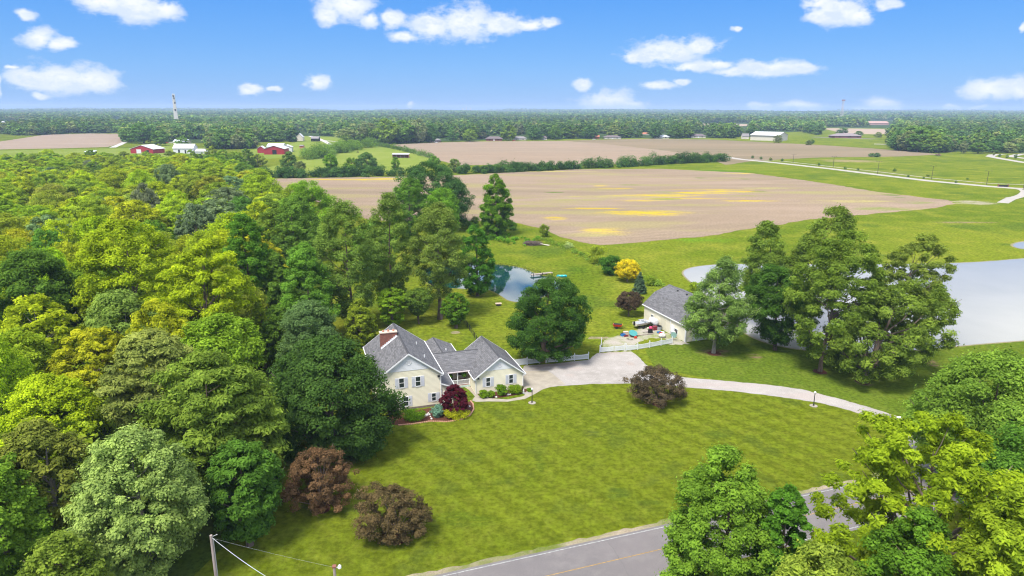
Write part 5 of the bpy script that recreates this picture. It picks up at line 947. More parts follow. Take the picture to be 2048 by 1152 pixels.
a = G(1632, 1096, .1); b = G(1700, 1035, 5.5); cable('pale guy wire slanting into the wide yellow green tree over the road', a, b, 0, .03)

# ------------------------------------------------------------------ far buildings
def K(bx, by_): return depth(G(bx, by_)) / FPX
def fbuild(name, label, cat, x0, x1, by_, ty, wall, roofm, rz=0., eave=.55, dep=1.2, gable=True, doors=(), openf=False, hip=False, z=.02):
    """gable=True: gable end faces the viewer; else the eave side. doors: (centre, width, height) fractions"""
    cx = (x0 + x1) / 2; g = G(cx, by_); k = K(cx, by_); W = (x1 - x0) * k; Ht = HT(g, cx, ty); D_ = W * dep; he = Ht * eave
    o = empty(name, (g[0], g[1], z), rz, label, cat); w = W / 2 * .95
    if gable:
        MB().prism([(-w, 0), (w, 0), (w, he), (0, Ht - .2), (-w, he)], 0, D_).build('wall', wall, o); m = MB()
        for s in (-1, 1): m.prism([(0, Ht), (s * W / 2 * 1.03, he), (s * W / 2 * 1.03, he - .3), (0, Ht - .3)], -.5, D_ + .5)
        m.build('roof', roofm, o)
    elif hip:
        MB().box(-w, w, 0, D_, 0, he).build('wall', wall, o); r = min(D_ / 2, W / 2) * .9
        MB().add([(-W / 2 - .6, -.8, he), (W / 2 + .6, -.8, he), (W / 2 + .6, D_ + .8, he), (-W / 2 - .6, D_ + .8, he), (-W / 2 + r, D_ / 2, Ht), (W / 2 - r, D_ / 2, Ht)], [(0, 1, 5, 4), (1, 2, 5), (2, 3, 4, 5), (3, 0, 4), (0, 3, 2, 1)]).build('roof', roofm, o)
    else:
        if openf: MB().box(-w, w, D_ - .3, D_, 0, he).box(-w, -w + .4, 0, D_ - .31, 0, he).box(w - .4, w, 0, D_ - .31, 0, he).build('wall', wall, o)
        else: MB().prism([(0, 0), (D_, 0), (D_, he), (D_ / 2, Ht - .2), (0, he)], -w, w, 'x').build('wall', wall, o)
        m = MB()
        if openf: m.prism([(-.6, he + .2), (D_ + .6, Ht), (D_ + .6, Ht - .25), (-.6, he - .05)], -W / 2, W / 2, 'x')
        else:
            for s in (-1, 1): m.prism([(D_ / 2, Ht), (D_ / 2 + s * (D_ / 2 + .6), he), (D_ / 2 + s * (D_ / 2 + .6), he - .3), (D_ / 2, Ht - .3)], -W / 2, W / 2, 'x')
        m.build('roof', roofm, o)
        if openf:
            for i in range(5): xx = -w + .3 + (2 * w - .6) * i / 4; MB().box(xx - .15, xx + .15, 0, .3, 0, he).build('post', WOODG, o)
    for (c, dw, dh, mt) in doors: MB().box(c * W - dw * W / 2, c * W + dw * W / 2, -.12, -.02, .1 if dh > .35 else he * .35, dh * Ht).build('door' if dh > .35 else 'window', mt, o)
    return o
WROOF = pbr('white_metal_roof', (.55, .54, .53), .5, .06, .3); GROOF = pbr('grey_shingle_far', (.24, .22, .22), .9); LROOF = pbr('light_grey_metal_roof', (.5, .52, .55), .5); PALEW = pbr('pale_house_wall', (.66, .60, .50), .8, .1, .3); TANW = pbr('tan_metal_wall', (.60, .55, .45), .7, .05, .2); ORB = pbr('orange_brick', (.45, .17, .10), .9); PKB = pbr('pink_brick', (.42, .26, .22), .9); DRF = pbr('dark_brown_roof', (.15, .12, .12), .9)
fbuild('barn', 'low wide red barn with a white roof left of the white farm shed', 'barn', 258, 310, 307, 290, REDM, WROOF, -.15, .52, .7, doors=((-.12, .2, .48, WHITEM), (.25, .10, .42, DARK)))
fbuild('barn', 'white farm shed partly hidden by trees, right of the low red barn', 'barn', 346, 388, 307, 288, WHITEM, WROOF, 0, .55, .5, False, doors=((-.2, .08, .4, DARK), (.1, .06, .38, DARK)))
fbuild('shed', 'small white shed roof right of the white farm shed', 'shed', 390, 412, 307, 298, WHITEM, WROOF, 0, .5, .6, False)
fbuild('house', 'small house with a blue grey roof above the white farm shed', 'house', 346, 375, 288, 279, PALEW, LROOF, 0, .5, .6, False)
fbuild('barn', 'red gabled barn with a dark doorway and white roof', 'barn', 528, 569, 309, 291, REDM, WROOF, .12, .62, 1.2, doors=((.02, .2, .5, DARK),))
fbuild('barn', 'small red barn at the left of the gabled red barn', 'barn', 515, 529, 306, 292, REDM, WROOF, .12, .65, 1.2)
fbuild('barn', 'grey roofed shed behind the gabled red barn', 'barn', 533, 566, 299, 287, WHITEM, LROOF, 0, .5, .8, False)
fbuild('barn', 'white rounded farm shed at the right of the gabled red barn', 'barn', 562, 584, 304, 290, WHITEM, WROOF, .2, .7, 1.2, doors=((-.15, .2, .45, DARK),))
fbuild('shed', 'tiny red shed in the meadow right of the red barns', 'shed', 599, 607, 297, 290, ORB, GROOF, 0, .8, 1, False)
fbuild('house', 'white gabled house among trees above the red barns', 'house', 592, 606, 282, 267, PALEW, WROOF, .1, .5, 1.2)
fbuild('shed', 'dark shed beside the grey farm lane', 'shed', 622, 638, 283, 273, DARK, GROOF, .1, .6, 1, False)
fbuild('run_in_shed', 'open fronted animal shelter with a white roof in the pale pasture', 'shed', 784, 818, 316, 307, ORB, WROOF, 0, .78, .35, False, openf=True)
fbuild('run_in_shed', 'dark open shelter in the far left pasture', 'shed', 170, 190, 315, 301.5, DARK, LROOF, 0, .82, .5, False, openf=True)
for (x0, x1, b_, t_, wl, rf, lab, hp) in ((858, 881, 284, 277.5, PKB, GROOF, 'pinkish ranch house at the left corner of the striped field', 1), (971, 1005, 282, 273, BRICKF, DRF, 'long red brick ranch house behind the striped field', 1), (1026, 1053, 280.5, 273, PALEW, GROOF, 'pale ranch house right of the long brick one', 1), (1083, 1094, 280, 272, PALEW, DRF, 'small dark roofed house between field edge trees', 1),
        (1187, 1199, 277.5, 270, ORB, ORB, 'bright orange brick house behind the brown field corner', 0), (1208, 1243, 278, 271, TANW, DRF, 'long dark roofed ranch right of the orange house', 1), (1284, 1298, 270, 265, TANW, ORB, 'house with an orange roof set back in the trees', 0), (1309, 1339, 277, 270, PALEW, LROOF, 'pale house with a blue grey roof behind the brown field', 1),
        (1382, 1412, 276, 268, TANW, DRF, 'brown roofed house half hidden right of the blue grey roof', 1), (1484, 1498, 278, 267, PALEW, GROOF, 'grey roofed house left of the white metal building', 0), (1620, 1662, 252, 244, PALEW, LROOF, 'pale long building beyond the lattice tower foot', 0), (1738, 1778, 250, 242.5, PKB, PKB, 'large pinkish brick house beyond the far tan field', 0),
        (1803, 1812, 251, 243, PALEW, PALEW, 'cream gable rising from the trees right of the pinkish house', 0), (1834, 1852, 252, 245, PALEW, GROOF, 'grey roofed house above the dense copse', 0), (1940, 1958, 281, 268.5, TANW, LROOF, 'blue grey roof among trees right of the dense copse', 0), (1966, 1985, 291, 277.5, WHITEM, GROOF, 'white gabled house near the curved road', 2), (2034, 2052, 288, 277, WHITEM, GROOF, 'white gabled house at the right frame edge', 2),
        (1067, 1082, 252, 248, PALEW, ORB, 'pinkish roof in the distant trees above the striped field', 0), (225, 244, 245, 241, WHITEM, WROOF, 'far white farm buildings near the left horizon', 0), (293, 312, 241, 238, WHITEM, WROOF, 'far white roofs left of the pale tower', 0), (1378, 1386, 242, 238.5, WHITEM, WROOF, 'tiny white building near the middle horizon', 0), (2008, 2036, 241, 237.5, WHITEM, LROOF, 'far white roofs near the right horizon', 0)):
    fbuild('house', lab, 'house', x0, x1, b_, t_, wl, rf, .0 if hp != 2 else .4, .5, .5 if hp != 2 else 1.1, hp == 2, hip=(hp == 1), doors=((-.25, .08, .34, DARK), (.0, .06, .45, WHITE), (.25, .10, .34, DARK)) if hp == 1 else ())
o = fbuild('metal_building', 'large white metal building with a pale roof left of the brick building', 'building', 1541, 1591, 281.5, 264, TANW, WROOF, .85, .62, 1.15)
o = fbuild('brick_building', 'low brick building with a wide brown hip roof', 'building', 1668, 1724, 276, 267, BRICKF, pbr('brown_hip_roof', (.24, .20, .20), .9), 0, .45, .5, False, hip=True, doors=((-.3, .08, .3, DARK), (.05, .1, .3, DARK), (.35, .08, .3, DARK)))
# silo
g = G(9, 259); k = K(9, 259); o = empty('silo', (g[0], g[1], 0), 0, 'dark blue silo with a white domed cap at the left horizon', 'silo'); R_ = 3.6 * k; h = HT(g, 9, 244.5); MB().lathe([(R_, 0), (R_, h)], k=18).build('shaft', paint('dark_blue_enamel', (.03, .08, .20), .4), o, smooth=False); MB().lathe([(R_ * 1.03, h), (R_ * .7, h + R_ * .4), (.1, h + R_ * .6)], k=18).build('dome', WROOF, o)
# masts
def mast(name, label, bx, by_, ty, wb, wt, mat, n=14, panels=None):
    g = G(bx, by_); k = K(bx, by_); h = HT(g, bx, ty); o = empty(name, (g[0], g[1], 0), .3, label, 'tower'); m = MB(); wb *= k / 2; wt *= k / 2; C = [(-1, -1), (1, -1), (1, 1), (-1, 1)]
    def p(i, c): t = i / n; w = wb + (wt - wb) * t; return (c[0] * w, c[1] * w, h * t)
    r = max(.35, .22 * k)
    for c in C: m.tube([p(0, c), p(n, c)], r, 5)
    for i in range(n):
        for j in range(4): m.tube([p(i, C[j]), p(i + 1, C[(j + 1) % 4])], r * .6, 4); m.tube([p(i + 1, C[j]), p(i + 1, C[(j + 1) % 4])], r * .6, 4)
    m.build('lattice', mat, o); return o, h, k, wb, wt
LAT = pbr('pale_lattice_steel', (.55, .50, .48), .6); 
o, h, k, wb, wt = mast('lattice_tower', 'slim red and white lattice tower standing on the right horizon', 1682, 243, 201, 4.5, 2.2, LAT, 16); MB().box(-3.2 * k / 1, 3.2 * k, -1.4 * k, 1.4 * k, h - .5, h + 1.6 * k).build('antenna_platform', paint('rusty_red_paint', (.35, .12, .10)), o)
o, h, k, wb, wt = mast('water_tower', 'pale slanting tower with dark antennas on the left horizon', 354, 252, 187.5, 8, 3.4, pbr('cream_tower_steel', (.72, .68, .58), .6), 9)
MB().add([(-wb * .8, 0, h * .22), (wb * .75, 0, h * .22), (wt * .8, 0, h * .95), (-wt * .9, 0, h), (-wb * .8, wb, h * .22), (wb * .75, wb, h * .22), (wt * .8, wt, h * .95), (-wt * .9, wt, h)], [(0, 1, 2, 3), (7, 6, 5, 4), (0, 4, 5, 1), (1, 5, 6, 2), (2, 6, 7, 3), (3, 7, 4, 0)]).build('cladding', pbr('cream_cladding', (.75, .71, .62), .6), o)
for fx, fz in ((.3, .86), (.5, .72), (.2, .5), (-.1, .93)): MB().box(fx * wt * 2 - 1.6 * k, fx * wt * 2 + 1.2 * k, -1.6, -.2, fz * h - 1.8 * k, fz * h + 1.8 * k).build('antenna', DARK, o)
for (x, ty, w, lab) in ((933, 210.5, 2.2, 'hazy tall city tower with a spire far on the horizon'), (941, 215, 3, 'hazy shorter city tower right of the spired one'), (925, 216, 3, 'hazy low city block left of the spired tower')):
    g = G(x, 222.8); k = K(x, 222.8); h = HT(g, x, ty + (3.5 if w < 2.5 else 0)); o = empty('city_tower', (g[0], g[1], 0), 0, lab, 'tower'); MB().box(-w * k / 2, w * k / 2, 0, w * k, 0, h).build('shaft', LAT, o)
    MB().tube([(0, w * k / 2, h), (0, w * k / 2, h + (3.5 * k if w < 2.5 else .6 * k))], [.4 * k, .1 * k], 5).build('spire', LAT, o)
# double-headed road lights
SLM = pbr('dark_bronze_pole', (.08, .06, .055), .5)
def slight(label, bx, by_, ty):
    g = G(bx, by_); h = HT(g, bx, ty); o = empty('road_light', (g[0], g[1], 0), -.15, label, 'street light'); MB().tube([(0, 0, 0), (0, 0, h)], [.17, .11], 8).build('pole', SLM, o)
    for s in (-1, 1): MB().tube([(0, 0, h - .15), (s * 1.1, 0, h + .1)], .06, 5).build('arm', SLM, o); MB().obox((s * 1.6, 0, h + .12), (1.0, .42, .2)).build('lamp_head', SLM, o)
for (bx, by_, ty, lab) in ((1586, 326, 308.5, 'leftmost double headed road light near the end of the hedge'), (1666, 335, 313, 'second double headed road light from the hedge'), (1755, 347.5, 322.5, 'middle double headed road light on the pale road'), (1863, 359, 332, 'fourth double headed road light from the hedge'), (1973, 369.5, 342, 'fifth double headed road light, before the junction'), (2046, 380, 366, 'short road light at the junction by the frame edge')): slight(lab, bx, by_, ty)
# entrance sign with low planting
g = G(2006, 373.5); o = empty('entrance_sign', (g[0], g[1], 0), -.1, 'low dark entrance wall at the road junction', 'sign'); MB().box(-2.6, 2.6, -.3, .3, 0, 1.1).build('wall', DARK, o, bevel=.08); MB().box(-3.1, -2.62, -.35, .35, 0, 1.5).build('pillar', BRICKF, o); MB().box(2.62, 3.1, -.35, .35, 0, 1.5).build('pillar', BRICKF, o)
# tiny parked vehicles
def car(label, px, py, col, rz, L=4.6, truck=False):
    g = G(px, py); o = empty('parked_car', (g[0], g[1], .06), rz, label, 'car'); b = paint('car_%s' % col[0], col[1], .3)
    MB().prism([(-L / 2, .35), (L / 2, .35), (L / 2, .8), (L * .28, .92), (-L * .46, .95), (-L / 2, .8)], -.9, .9, 'y').build('body', b, o, bevel=.04); MB().prism([(-L * .36, .93), (L * .22, .92), (L * .08, 1.42), (-L * .26, 1.45)], -.78, .78).build('cabin', GLASS, o, bevel=.04); MB().prism([(-L * .26, 1.455), (L * .08, 1.425), (L * .06, 1.5), (-L * .24, 1.52)], -.74, .74).build('car_roof', b, o)
    for x in (-L * .31, L * .31):
        for s in (-1, 1): MB().tube([(x, s * .92, .33), (x, s * .72, .33)], .33, 12).build('wheel', RUB, o)
WC, RC, BC = ('white', (.75, .75, .76)), ('red', (.45, .02, .03)), ('blue', (.05, .15, .3))
car('red car parked between the low red barn and the white farm shed', 333, 286.5, RC, .1); car('white car parked right of the red car by the farm sheds', 342, 286.8, WC, .1); car('white car at the pinkish ranch house', 873, 285.6, WC, 0); car('white car outside the orange brick house', 1188, 279.3, WC, 0); car('small red car before the long brick ranch', 1028, 281.8, RC, .1)
car('white car on the drive right of the dense copse', 1910, 293, WC, .2); car('blue car behind the white one right of the dense copse', 1912, 289.5, BC, .2)
# a horse grazing in the pale pasture (one continuous skinned body)
g = G(716, 306); me = bpy.data.meshes.new('horse'); sk = [(-.75, 0, 1.25, .33), (0, 0, 1.2, .36), (.65, 0, 1.3, .32), (1.05, 0, 1.35, .2), (1.45, 0, .8, .14), (1.6, 0, .4, .12), (1.85, 0, .2, .08), (-.8, .2, .75, .14), (-.95, .2, .5, .08), (-.85, .2, .05, .07), (-.8, -.2, .75, .14), (-.95, -.2, .5, .08), (-.85, -.2, .05, .07), (.65, .2, .75, .12), (.68, .2, .45, .08), (.65, .2, .05, .07), (.65, -.2, .75, .12), (.7, -.2, .45, .08), (.72, -.2, .05, .07), (-1.2, 0, 1.0, .06), (-1.25, 0, .6, .06)]
me.from_pydata([s[:3] for s in sk], [(0, 1), (1, 2), (2, 3), (3, 4), (4, 5), (5, 6), (0, 7), (7, 8), (8, 9), (0, 10), (10, 11), (11, 12), (2, 13), (13, 14), (14, 15), (2, 16), (16, 17), (17, 18), (0, 19), (19, 20)], []); o = link(bpy.data.objects.new('horse', me)); o.modifiers.new('skin', 'SKIN')
for i, s in enumerate(sk): me.skin_vertices[0].data[i].radius = (s[3], s[3])
me.skin_vertices[0].data[1].use_root = True; o.modifiers.new('subd', 'SUBSURF').levels = 1; me.materials.append(paint('dark_bay_hair', (.05, .03, .02))); o.location = (g[0], g[1], 0); o.rotation_euler = (0, 0, 2.9); tag(o, 'dark horse grazing in the pale pasture', 'horse')

# ------------------------------------------------------------------ woodland trees copied from eight kinds
def proto(name, shape, seed, R, h, cb, n, size, asp, bark, **kw):
    kw['nc'] = int(kw.get('nc', 110) * 1.9); cs = kw.get('csize', (.15, .27)); kw['csize'] = (cs[0] * .75, cs[1] * .75); kw['flat'] = max(.62, kw.get('flat', .72)); kw['hollow'] = .4; kw['lump'] = kw.get('lump', .22) * .75
    V, tn, cen, rc = make_crown(seed, shape, R, h * cb, h, int(n * 2.2), size * .8, asp, **kw)
    me = npmesh('crown', V, 4, LEAF, tn); tm = trunk_mb(random.Random(seed), h, .38, cen, h * cb, limbs=14).build('trunk', bark)
    tme = tm.data; bpy.data.objects.remove(tm); return (name, me, tme, R, h)
PROT = [proto('broadleaf_tree', 'dome', 301, 8, 20, .25, 11000, .36, .9, BARK, nc=120, csize=(.12, .22), lump=.25),
        proto('broadleaf_tree', 'round', 302, 8, 20, .25, 11000, .36, .9, BARK, nc=110, lump=.3),
        proto('broadleaf_tree', 'egg', 303, 8, 20, .2, 11000, .34, .9, BARK, nc=120, csize=(.12, .24)),
        proto('broadleaf_tree', 'dome', 304, 8, 20, .22, 12000, .33, 1.2, BARK, nc=160, csize=(.1, .17), flat=.5, lump=.3),
        proto('broadleaf_tree', 'oval', 305, 8, 20, .2, 9000, .34, 1.3, BARKP, nc=110, csize=(.12, .2), flat=.45),
        proto('broadleaf_tree', 'dome', 306, 8, 20, .25, 13000, .33, .9, BARK, nc=90, csize=(.18, .3), lump=.2),
        proto('broadleaf_tree', 'flat', 307, 8, 20, .25, 10000, .34, 1., BARK, nc=130, csize=(.11, .2), lump=.35)]
LOW = [proto('broadleaf_tree', s_, 320 + i, 8, 20, .1, 1500, .95, .9, BARK, nc=70, csize=(.14, .26), lump=.3) for i, s_ in enumerate(('dome', 'round', 'egg', 'oval', 'dome'))]
PAL = [('lime green', (.158, .196, .008)), ('yellow green', (.150, .190, .010)), ('mid green', (.105, .15, .012)), ('dark green', (.05, .092, .014)), ('olive', (.108, .138, .016)), ('silvery green', (.075, .105, .055)), ('straw green', (.138, .170, .03)), ('deep emerald', (.04, .10, .018))]
_mn = np.mean([c for _, c in PAL[:5]], 0); PAL = [(n_, tuple(np.array(c) * .80 + _mn * .20 if i_ not in (5,) else c)) for i_, (n_, c) in enumerate(PAL)]
def put_tree(P, x, y, R, h, col, label, group, rz, cat='tree'):
    root = empty(P[0], (x, y, 0), rz, label, cat, group)
    c = link(bpy.data.objects.new('crown', P[1]), root); c.color = (*col, 1); c.scale = (R / P[3], R / P[3] * rs.uniform(.88, 1.12), h / P[4])
    t = link(bpy.data.objects.new('trunk', P[2]), root); t.scale = c.scale; return root
def inpoly(x, y, poly):
    c = False; j = len(poly) - 1
    for i in range(len(poly)):
        xi, yi = poly[i]; xj, yj = poly[j]
        if (yi > y) != (yj > y) and x < (xj - xi) * (y - yi) / (yj - yi) + xi: c = not c
        j = i
    return c
rw = random.Random(77)
WOOD = [(-20, 334), (0, 338), (150, 342), (300, 346), (430, 347), (478, 356), (510, 384), (555, 425), (600, 465), (560, 470), (560, 620), (520, 720), (420, 900), (200, 900), (160, 1010), (-60, 1010)]
HERO = [(670, 905, 134), (622, 765, 68), (310, 1165, 120), (455, 1010, 130), (325, 905, 90), (500, 1090, 75), (414, 768, 85), (300, 735, 105), (95, 745, 90), (278, 800, 75), (130, 930, 80), (60, 855, 65), (530, 735, 30), (505, 655, 52), (625, 690, 60), (130, 1120, 80), (35, 1200, 80)]
placed = [(G(a, b)[0], G(a, b)[1], c * depth(G(a, b)) / FPX) for a, b, c in HERO]
cnt = 0; cand = []
for y_ in np.concatenate([np.arange(82, 240, 2.), np.arange(240, 520, 2.5)]):
    for _ in range(46):
        x_ = rw.uniform(-.82, -.2) * y_; yy = y_ + rw.uniform(-1.5, 1.5); q = S((x_, yy, 0))
        if inpoly(q[0], q[1], WOOD): cand.append((x_, yy, q))
rw.shuffle(cand)
cap = 225
for x_, yy, q in cand:
    if cnt >= cap: break
    dd = math.hypot(x_, yy); R = rw.uniform(5.0, 7.4) if dd < 200 else rw.uniform(6.0, 9.5)
    if any((x_ - a) ** 2 + (yy - b) ** 2 < ((R + c) * (.70 if dd < 200 else .76)) ** 2 for a, b, c in placed): continue
    h = rw.uniform(15, 20) if dd < 200 else rw.uniform(14, 20)
    if dd > 380: h = rw.uniform(11, 16)
    # tone drifts through the wood: yellower on the left middle, deeper near the garden
    w = [4, 4, 2, .4, 1.6, .6, .7, .3] if q[0] < 420 else [2, 1.2, 3, 1.2, 1, .6, .3, 1.2]
    if q[1] > 620: w = [4, 2, 2.5, .8, 1.5, .5, .2, .6]
    pi = rw.choices(range(8), w)[0]; nm, col = PAL[pi]; col = tuple(c * rw.uniform(.88, 1.12) for c in col)
    P = PROT[rw.randrange(7)]; placed.append((x_, yy, R)); cnt += 1
    zone = ('at the near left corner' if q[1] > 760 else 'in the near left wood' if q[1] > 560 else 'in the middle left wood' if q[1] > 430 else 'in the back left wood' if q[1] > 372 else 'on the far left wood edge')
    side = ('frame edge' if q[0] < 90 else 'left part' if q[0] < 230 else 'centre' if q[0] < 380 else 'right part')
    WL = globals().setdefault('WLAB', []); root = put_tree(P, x_, yy, R, h, col, None, 'trees of the left wood', rw.uniform(0, 6.28)); WL.append([root, nm, zone, side, q, R])
# low undergrowth between the trunks
ug = np.random.default_rng(44); cen = []; rcu = []
while len(cen) < 2600:
    y_ = 78 + 420 * ug.random() ** 1.3; x_ = -y_ * ug.uniform(.18, .82); q_ = S((x_, y_, 0))
    if not inpoly(q_[0], q_[1], WOOD + [(-60, 334)]) and not (q_[1] > 1000 and q_[0] < 330): continue
    r0 = ug.uniform(1.2, 2.6); cen.append((x_, y_, ug.uniform(.5, 6.5))); rcu.append(r0)
cen = np.array(cen); rcu = np.array(rcu); V, tn = leaves(ug, cen, rcu, ug.random(len(cen)), 150000, .42, .9, .8, np.array([-120, 200, -60.])); V[:, 2] = np.maximum(V[:, 2], .03)
o = link(bpy.data.objects.new('undergrowth', npmesh('undergrowth', V, 4, LEAF, tn))); o.color = (.112, .155, .012, 1); tag(o, 'leafy green undergrowth filling the gaps between the trees of the left wood', 'undergrowth', None, 'stuff')
# labels: colour + zone + side, and where several share it, a rank by place
from collections import defaultdict
by = defaultdict(list)
for it in WLAB: by[(it[1], it[2], it[3])].append(it)
ORD = ['first', 'second', 'third', 'fourth', 'fifth', 'sixth', 'seventh', 'eighth', 'ninth', 'tenth', 'eleventh', 'twelfth']
for (nm, zone, side), L in by.items():
    L.sort(key=lambda t: t[4][0])
    for i, it in enumerate(L):
        it[0]['label'] = ('%s tree %s, %s' % (nm, zone, side)) if len(L) == 1 else ('%s tree %s, %s, %s of %d from left' % (nm, zone, side, ORD[i], len(L)))
# ------------------------------------------------------------------ distant belts of trees
LIM = [(-700, 262), (0, 266), (28, 271), (45, 272), (150, 267), (245, 266), (252, 284), (330, 286), (345, 277), (395, 297), (425, 299), (505, 298), (514, 286), (590, 284), (625, 268), (690, 276), (740, 288), (785, 288), (870, 283), (930, 279), (1000, 278), (1130, 277), (1300, 275), (1500, 277), (1520, 263), (1600, 263), (1645, 272), (1650, 254), (1780, 254), (1782, 298), (1860, 306), (1890, 305), (1900, 300), (2048, 303), (2700, 300)]
lx = [a for a, b in LIM]; ly = [b for a, b in LIM]
KEEP = [(262, 312, 280, 308), (340, 415, 279, 310), (508, 590, 284, 312), (588, 612, 262, 280), (612, 640, 266, 284), (1520, 1600, 262, 284), (1640, 1745, 262, 280), (0, 62, 244, 250), (885, 905, 276, 283), (855, 890, 276, 284), (1024, 1056, 270, 281), (970, 1008, 270, 282), (1184, 1202, 266, 279), (1205, 1245, 268, 279), (1280, 1340, 266, 278), (1380, 1420, 266, 277), (1480, 1500, 264, 279), (1735, 1790, 240, 256), (1905, 1945, 276, 292), (1965, 1990, 268, 282), (2028, 2048, 276, 294), (1400, 1500, 246, 256), (1080, 1084, 276, 290), (1260, 1275, 262, 276), (225, 245, 238, 246)] + [(a_, b_, c_, d_ - 5) for a_, b_, c_, d_, m_ in FARF]
def far_ok(q):
    if q[0] < -60 or q[0] > 2110: return False
    if q[1] > np.interp(q[0], lx, ly): return False
    for a, b, c, d in KEEP:
        if a - 2 < q[0] < b + 2 and c < q[1] < d + 7: return False
    return True
fr = np.random.default_rng(9); far = []
u_ = fr.random(52000); D = 640 * (11500 / 640) ** (u_ ** .92); A = fr.uniform(-.80, .80, 52000)
cell = {}
for d_, a_ in sorted(zip(D, A)):
    x_ = d_ * a_; y_ = d_; R = fr.uniform(6.5, 10.5) * (1 + max(0, d_ - 1800) / 3800)
    q = S((x_, y_, 0))
    if not far_ok(q): continue
    gsz = R * 1.25; key = (int(x_ / gsz), int(y_ / (gsz * max(1, d_ / 2600))), int(math.log(d_) * 1.5))
    if key in cell: continue
    cell[key] = 1; far.append((x_, y_, R, q))
print('far candidates', len(far))
FPAL = [(.05, .09, .018), (.06, .105, .018), (.04, .08, .02), (.075, .11, .018), (.09, .11, .035), (.10, .12, .045), (.035, .07, .022), (.055, .095, .025), (.09, .105, .05)]
FN = ['mid green', 'fresh green', 'dark green', 'yellow green', 'olive', 'pale olive', 'deep green', 'grass green', 'pale brown budding']
FPAL = [tuple(1.25 * c for c in k) for k in FPAL]
FW = np.array([3, 3, 3, 1.6, 1.2, .8, 2, 2, .5]); FW = FW / FW.sum()
near = [t for t in far if t[1] < 1150 and -30 < t[3][0] < 2080][:40]; ids = set(id(t) for t in near)
def zone_far(x):
    for a, s in ((60, 'near the blue silo'), (250, 'behind the far left tan field'), (330, 'by the lane near the low red barn'), (480, 'around the white farm sheds'), (600, 'behind the red barn complex'), (700, 'above the grey farm lane'), (790, 'at the left corner of the striped field'), (1000, 'behind the striped field left half'), (1200, 'behind the middle of the striped field'), (1420, 'on the far edge of the brown field'), (1560, 'left of the white metal building'), (1720, 'beyond the brown roofed brick building'), (1800, 'at the left of the dense copse'), (1880, 'in the dense copse')):
        if x < a: return s
    return 'right of the dense copse'
FL = []
def add_ind(x_, y_, R, h, ci, q, zone=None):
    root = put_tree(LOW[int(fr.integers(5))], x_, y_, R, h, tuple(np.array(FPAL[ci]) * fr.uniform(.88, 1.12)), None, 'trees beyond the fields', fr.uniform(0, 6.28)); FL.append([root, FN[ci], zone or zone_far(q[0]), q])
for t in near: add_ind(t[0], t[1], t[2] * .95, fr.uniform(13, 19), int(fr.choice(9, p=FW)), t[3])
# countable far trees standing free (survey pixels: x, base y, top y, half width, colour)
for (bx, by_, ty, hw, ci) in [(1812, 302, 262, 22, 5), (1836, 304, 256, 26, 0), (1862, 305, 262, 24, 3), (1880, 305, 270, 18, 7), (1795, 301, 262, 20, 2), (1822, 299, 252, 26, 1), (1850, 301, 252, 24, 0), (1926, 307, 282, 9, 8), (1955, 307, 284, 18, 1), (1985, 306, 283, 20, 2), (2015, 306, 284, 18, 5), (2040, 306, 285, 16, 7),
        (1684, 270, 256, 11, 2), (1717, 271, 262, 9, 0), (1756, 275, 264, 8, 4), (1773, 272, 259, 4, 8), (1624, 288, 279, 5, 2), (262, 285, 256, 18, 0), (288, 287, 246, 24, 2), (320, 291, 262, 17, 0), (366, 300, 272, 13, 1), (905, 283, 255, 13, 2), (940, 283, 258, 17, 3), (1018, 281, 250, 16, 3), (1070, 280, 256, 18, 2), (1110, 279, 254, 16, 0), (1180, 278, 250, 18, 2), (1228, 276, 250, 14, 4), (1352, 277, 250, 16, 0), (1310, 277, 247, 16, 2),
        (693, 283, 255, 22, 5), (740, 286, 246, 24, 8), (775, 288, 238, 26, 3), (810, 287, 240, 24, 0), (838, 286, 238, 22, 8), (863, 285, 246, 14, 2), (1920, 285, 262, 18, 2), (2000, 290, 262, 20, 2)]:
    g = G(bx, by_); k = depth(g); h = HT(g, bx, ty); add_ind(g[0], g[1], hw * k / FPX, h, ci, (bx, by_))
by = defaultdict(list)
for it in FL: by[(it[1], it[2])].append(it)
for (nm, zone), L in by.items():
    L.sort(key=lambda t: t[3][0])
    for i, it in enumerate(L): it[0]['label'] = ('%s far tree %s' % (nm, zone)) if len(L) == 1 else ('%s tree %s, %s of %d from left' % (nm, zone, ORD[min(i, 11)], len(L)))
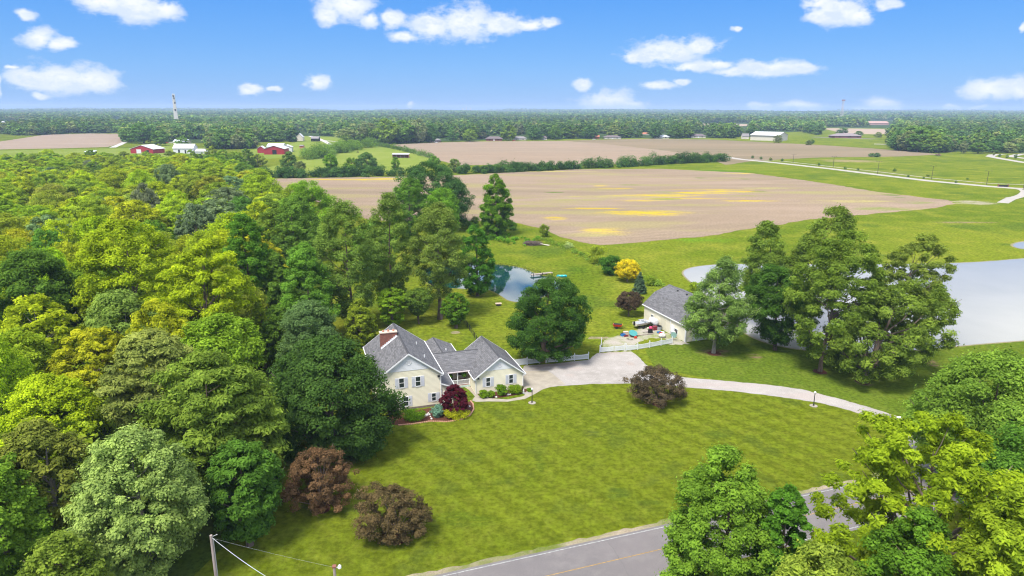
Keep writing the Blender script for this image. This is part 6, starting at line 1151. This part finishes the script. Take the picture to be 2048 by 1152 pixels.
# saplings beside the pale road
for i, (bx, by_, ty, hw, ci, lab) in enumerate([(1505, 317, 311, 3, 2, 'sapling at the start of the pale road, nearest the hedge end'), (1522, 319, 313, 3, 7, 'small sapling just right of the road start'), (1541, 321, 315, 4, 4, 'olive sapling a little along the pale road'), (1564, 323, 317, 3, 2, 'sapling left of the first double headed road light'), (1638, 331, 326, 3, 2, 'dark sapling between the first and second road lights'), (1690, 339, 333, 3, 2, 'dark sapling just right of the second road light'), (1716, 341, 336, 3, 2, 'dark sapling halfway to the third road light'),
        (1789, 343, 336, 4, 3, 'rounded olive sapling right of the third road light'), (1816, 354, 350, 3, 2, 'short dark sapling on the verge before the fourth light'), (1847, 358, 353, 2.5, 0, 'tiny sapling just left of the fourth road light'), (1912, 366, 361, 3, 6, 'dark sapling between the fourth and fifth lights'), (1856, 353, 349, 4, 3, 'low green sapling behind the fourth road light'), (1935, 359, 356, 3, 2, 'small round sapling in the meadow right of the fourth light'), (1987, 311, 303, 3, 4, 'leftmost sapling on the curved road'), (1999, 314, 308, 3, 2, 'second sapling on the curved road'), (2014, 316, 309, 3, 0, 'third sapling on the curved road, darker'), (2031, 317, 308, 4, 2, 'dark round sapling at the curved road near the frame edge')]):
    g = G(bx, by_); k = depth(g); h = HT(g, bx, ty); R = hw * k / FPX
    root = put_tree(LOW[i % 5], g[0], g[1], R, h, FPAL[ci], lab, 'saplings planted along the pale roads', i * 1.3)
# the rest of the distant woods: one mass that nobody could count
Vs, Tn, Ct = [], [], []
rest = [t for t in far if id(t) not in ids]
LD = []
for s_ in range(4):
    for lev, (n_, sz) in enumerate(((420, 1.9), (170, 3.2), (80, 4.6))):
        V, tn, cen, rc = make_crown(400 + s_, ('dome', 'round', 'egg', 'dome')[s_], 8, .5, 20, n_, sz, .8, nc=46, csize=(.2, .36), hollow=.4, lump=.3); LD.append((s_, lev, V, tn))
LD = {(a, b): (V, t) for a, b, V, t in LD}
for (x_, y_, R, q) in rest:
    lev = 0 if y_ < 1500 else (1 if y_ < 3200 else 2)
    V, tn = LD[(int(fr.integers(4)), lev)]; h = fr.uniform(10, 21) + (0 if y_ < 3500 else (y_ - 3500) / 7000 * 26 * max(0, .5 + .5 * math.sin(x_ / 900. + y_ / 1500. + 1.3 * math.sin(x_ / 410.)))); a = fr.uniform(0, 6.28); c, s = math.cos(a), math.sin(a)
    Vr = np.stack([V[:, 0] * c - V[:, 1] * s, V[:, 0] * s + V[:, 1] * c, V[:, 2]], 1) * [R / 8, R / 8, h / 20] + [x_, y_, 0]
    Vs.append(Vr); Tn.append(tn); reg = .5 + .5 * math.sin(x_ / 260. + 1.7 * math.sin(y_ / 420.)) * math.cos(y_ / 310. + x_ / 700.); col = np.array(FPAL[int(fr.choice(9, p=FW))]) * fr.uniform(.8, 1.2) * (.72 + .55 * reg); Ct.append(np.tile(col, (len(tn), 1)))
me = npmesh('distant_woods', np.vstack(Vs), 4, LEAF_FAR, np.concatenate(Tn), np.vstack(Ct))
tag(link(bpy.data.objects.new('distant_woods', me)), 'wooded countryside stretching to the horizon beyond the fields', 'woods', None, 'stuff')
print('far woods trees', len(rest), 'wood', cnt)

for o_ in sc.objects:
    if 'label' in o_ and len(o_['label'].split()) > 16: print('LONG', o_.name, o_['label'])

# ------------------------------------------------------------------ air
HZ = bpy.data.materials.new('haze'); HZ.use_nodes = True; HZ.node_tree.nodes.clear()
v = HZ.node_tree.nodes.new('ShaderNodeVolumePrincipled'); v.inputs['Color'].default_value = (.55, .72, 1., 1); v.inputs['Density'].default_value = 1.05e-4; v.inputs['Anisotropy'].default_value = 0.
oo = HZ.node_tree.nodes.new('ShaderNodeOutputMaterial'); HZ.node_tree.links.new(v.outputs[0], oo.inputs['Volume'])
hz = MB().box(-14500, 14500, -400, 14500, -1, 95).build('haze', HZ); hz['kind'] = 'stuff'
HZ.cycles.homogeneous_volume = True
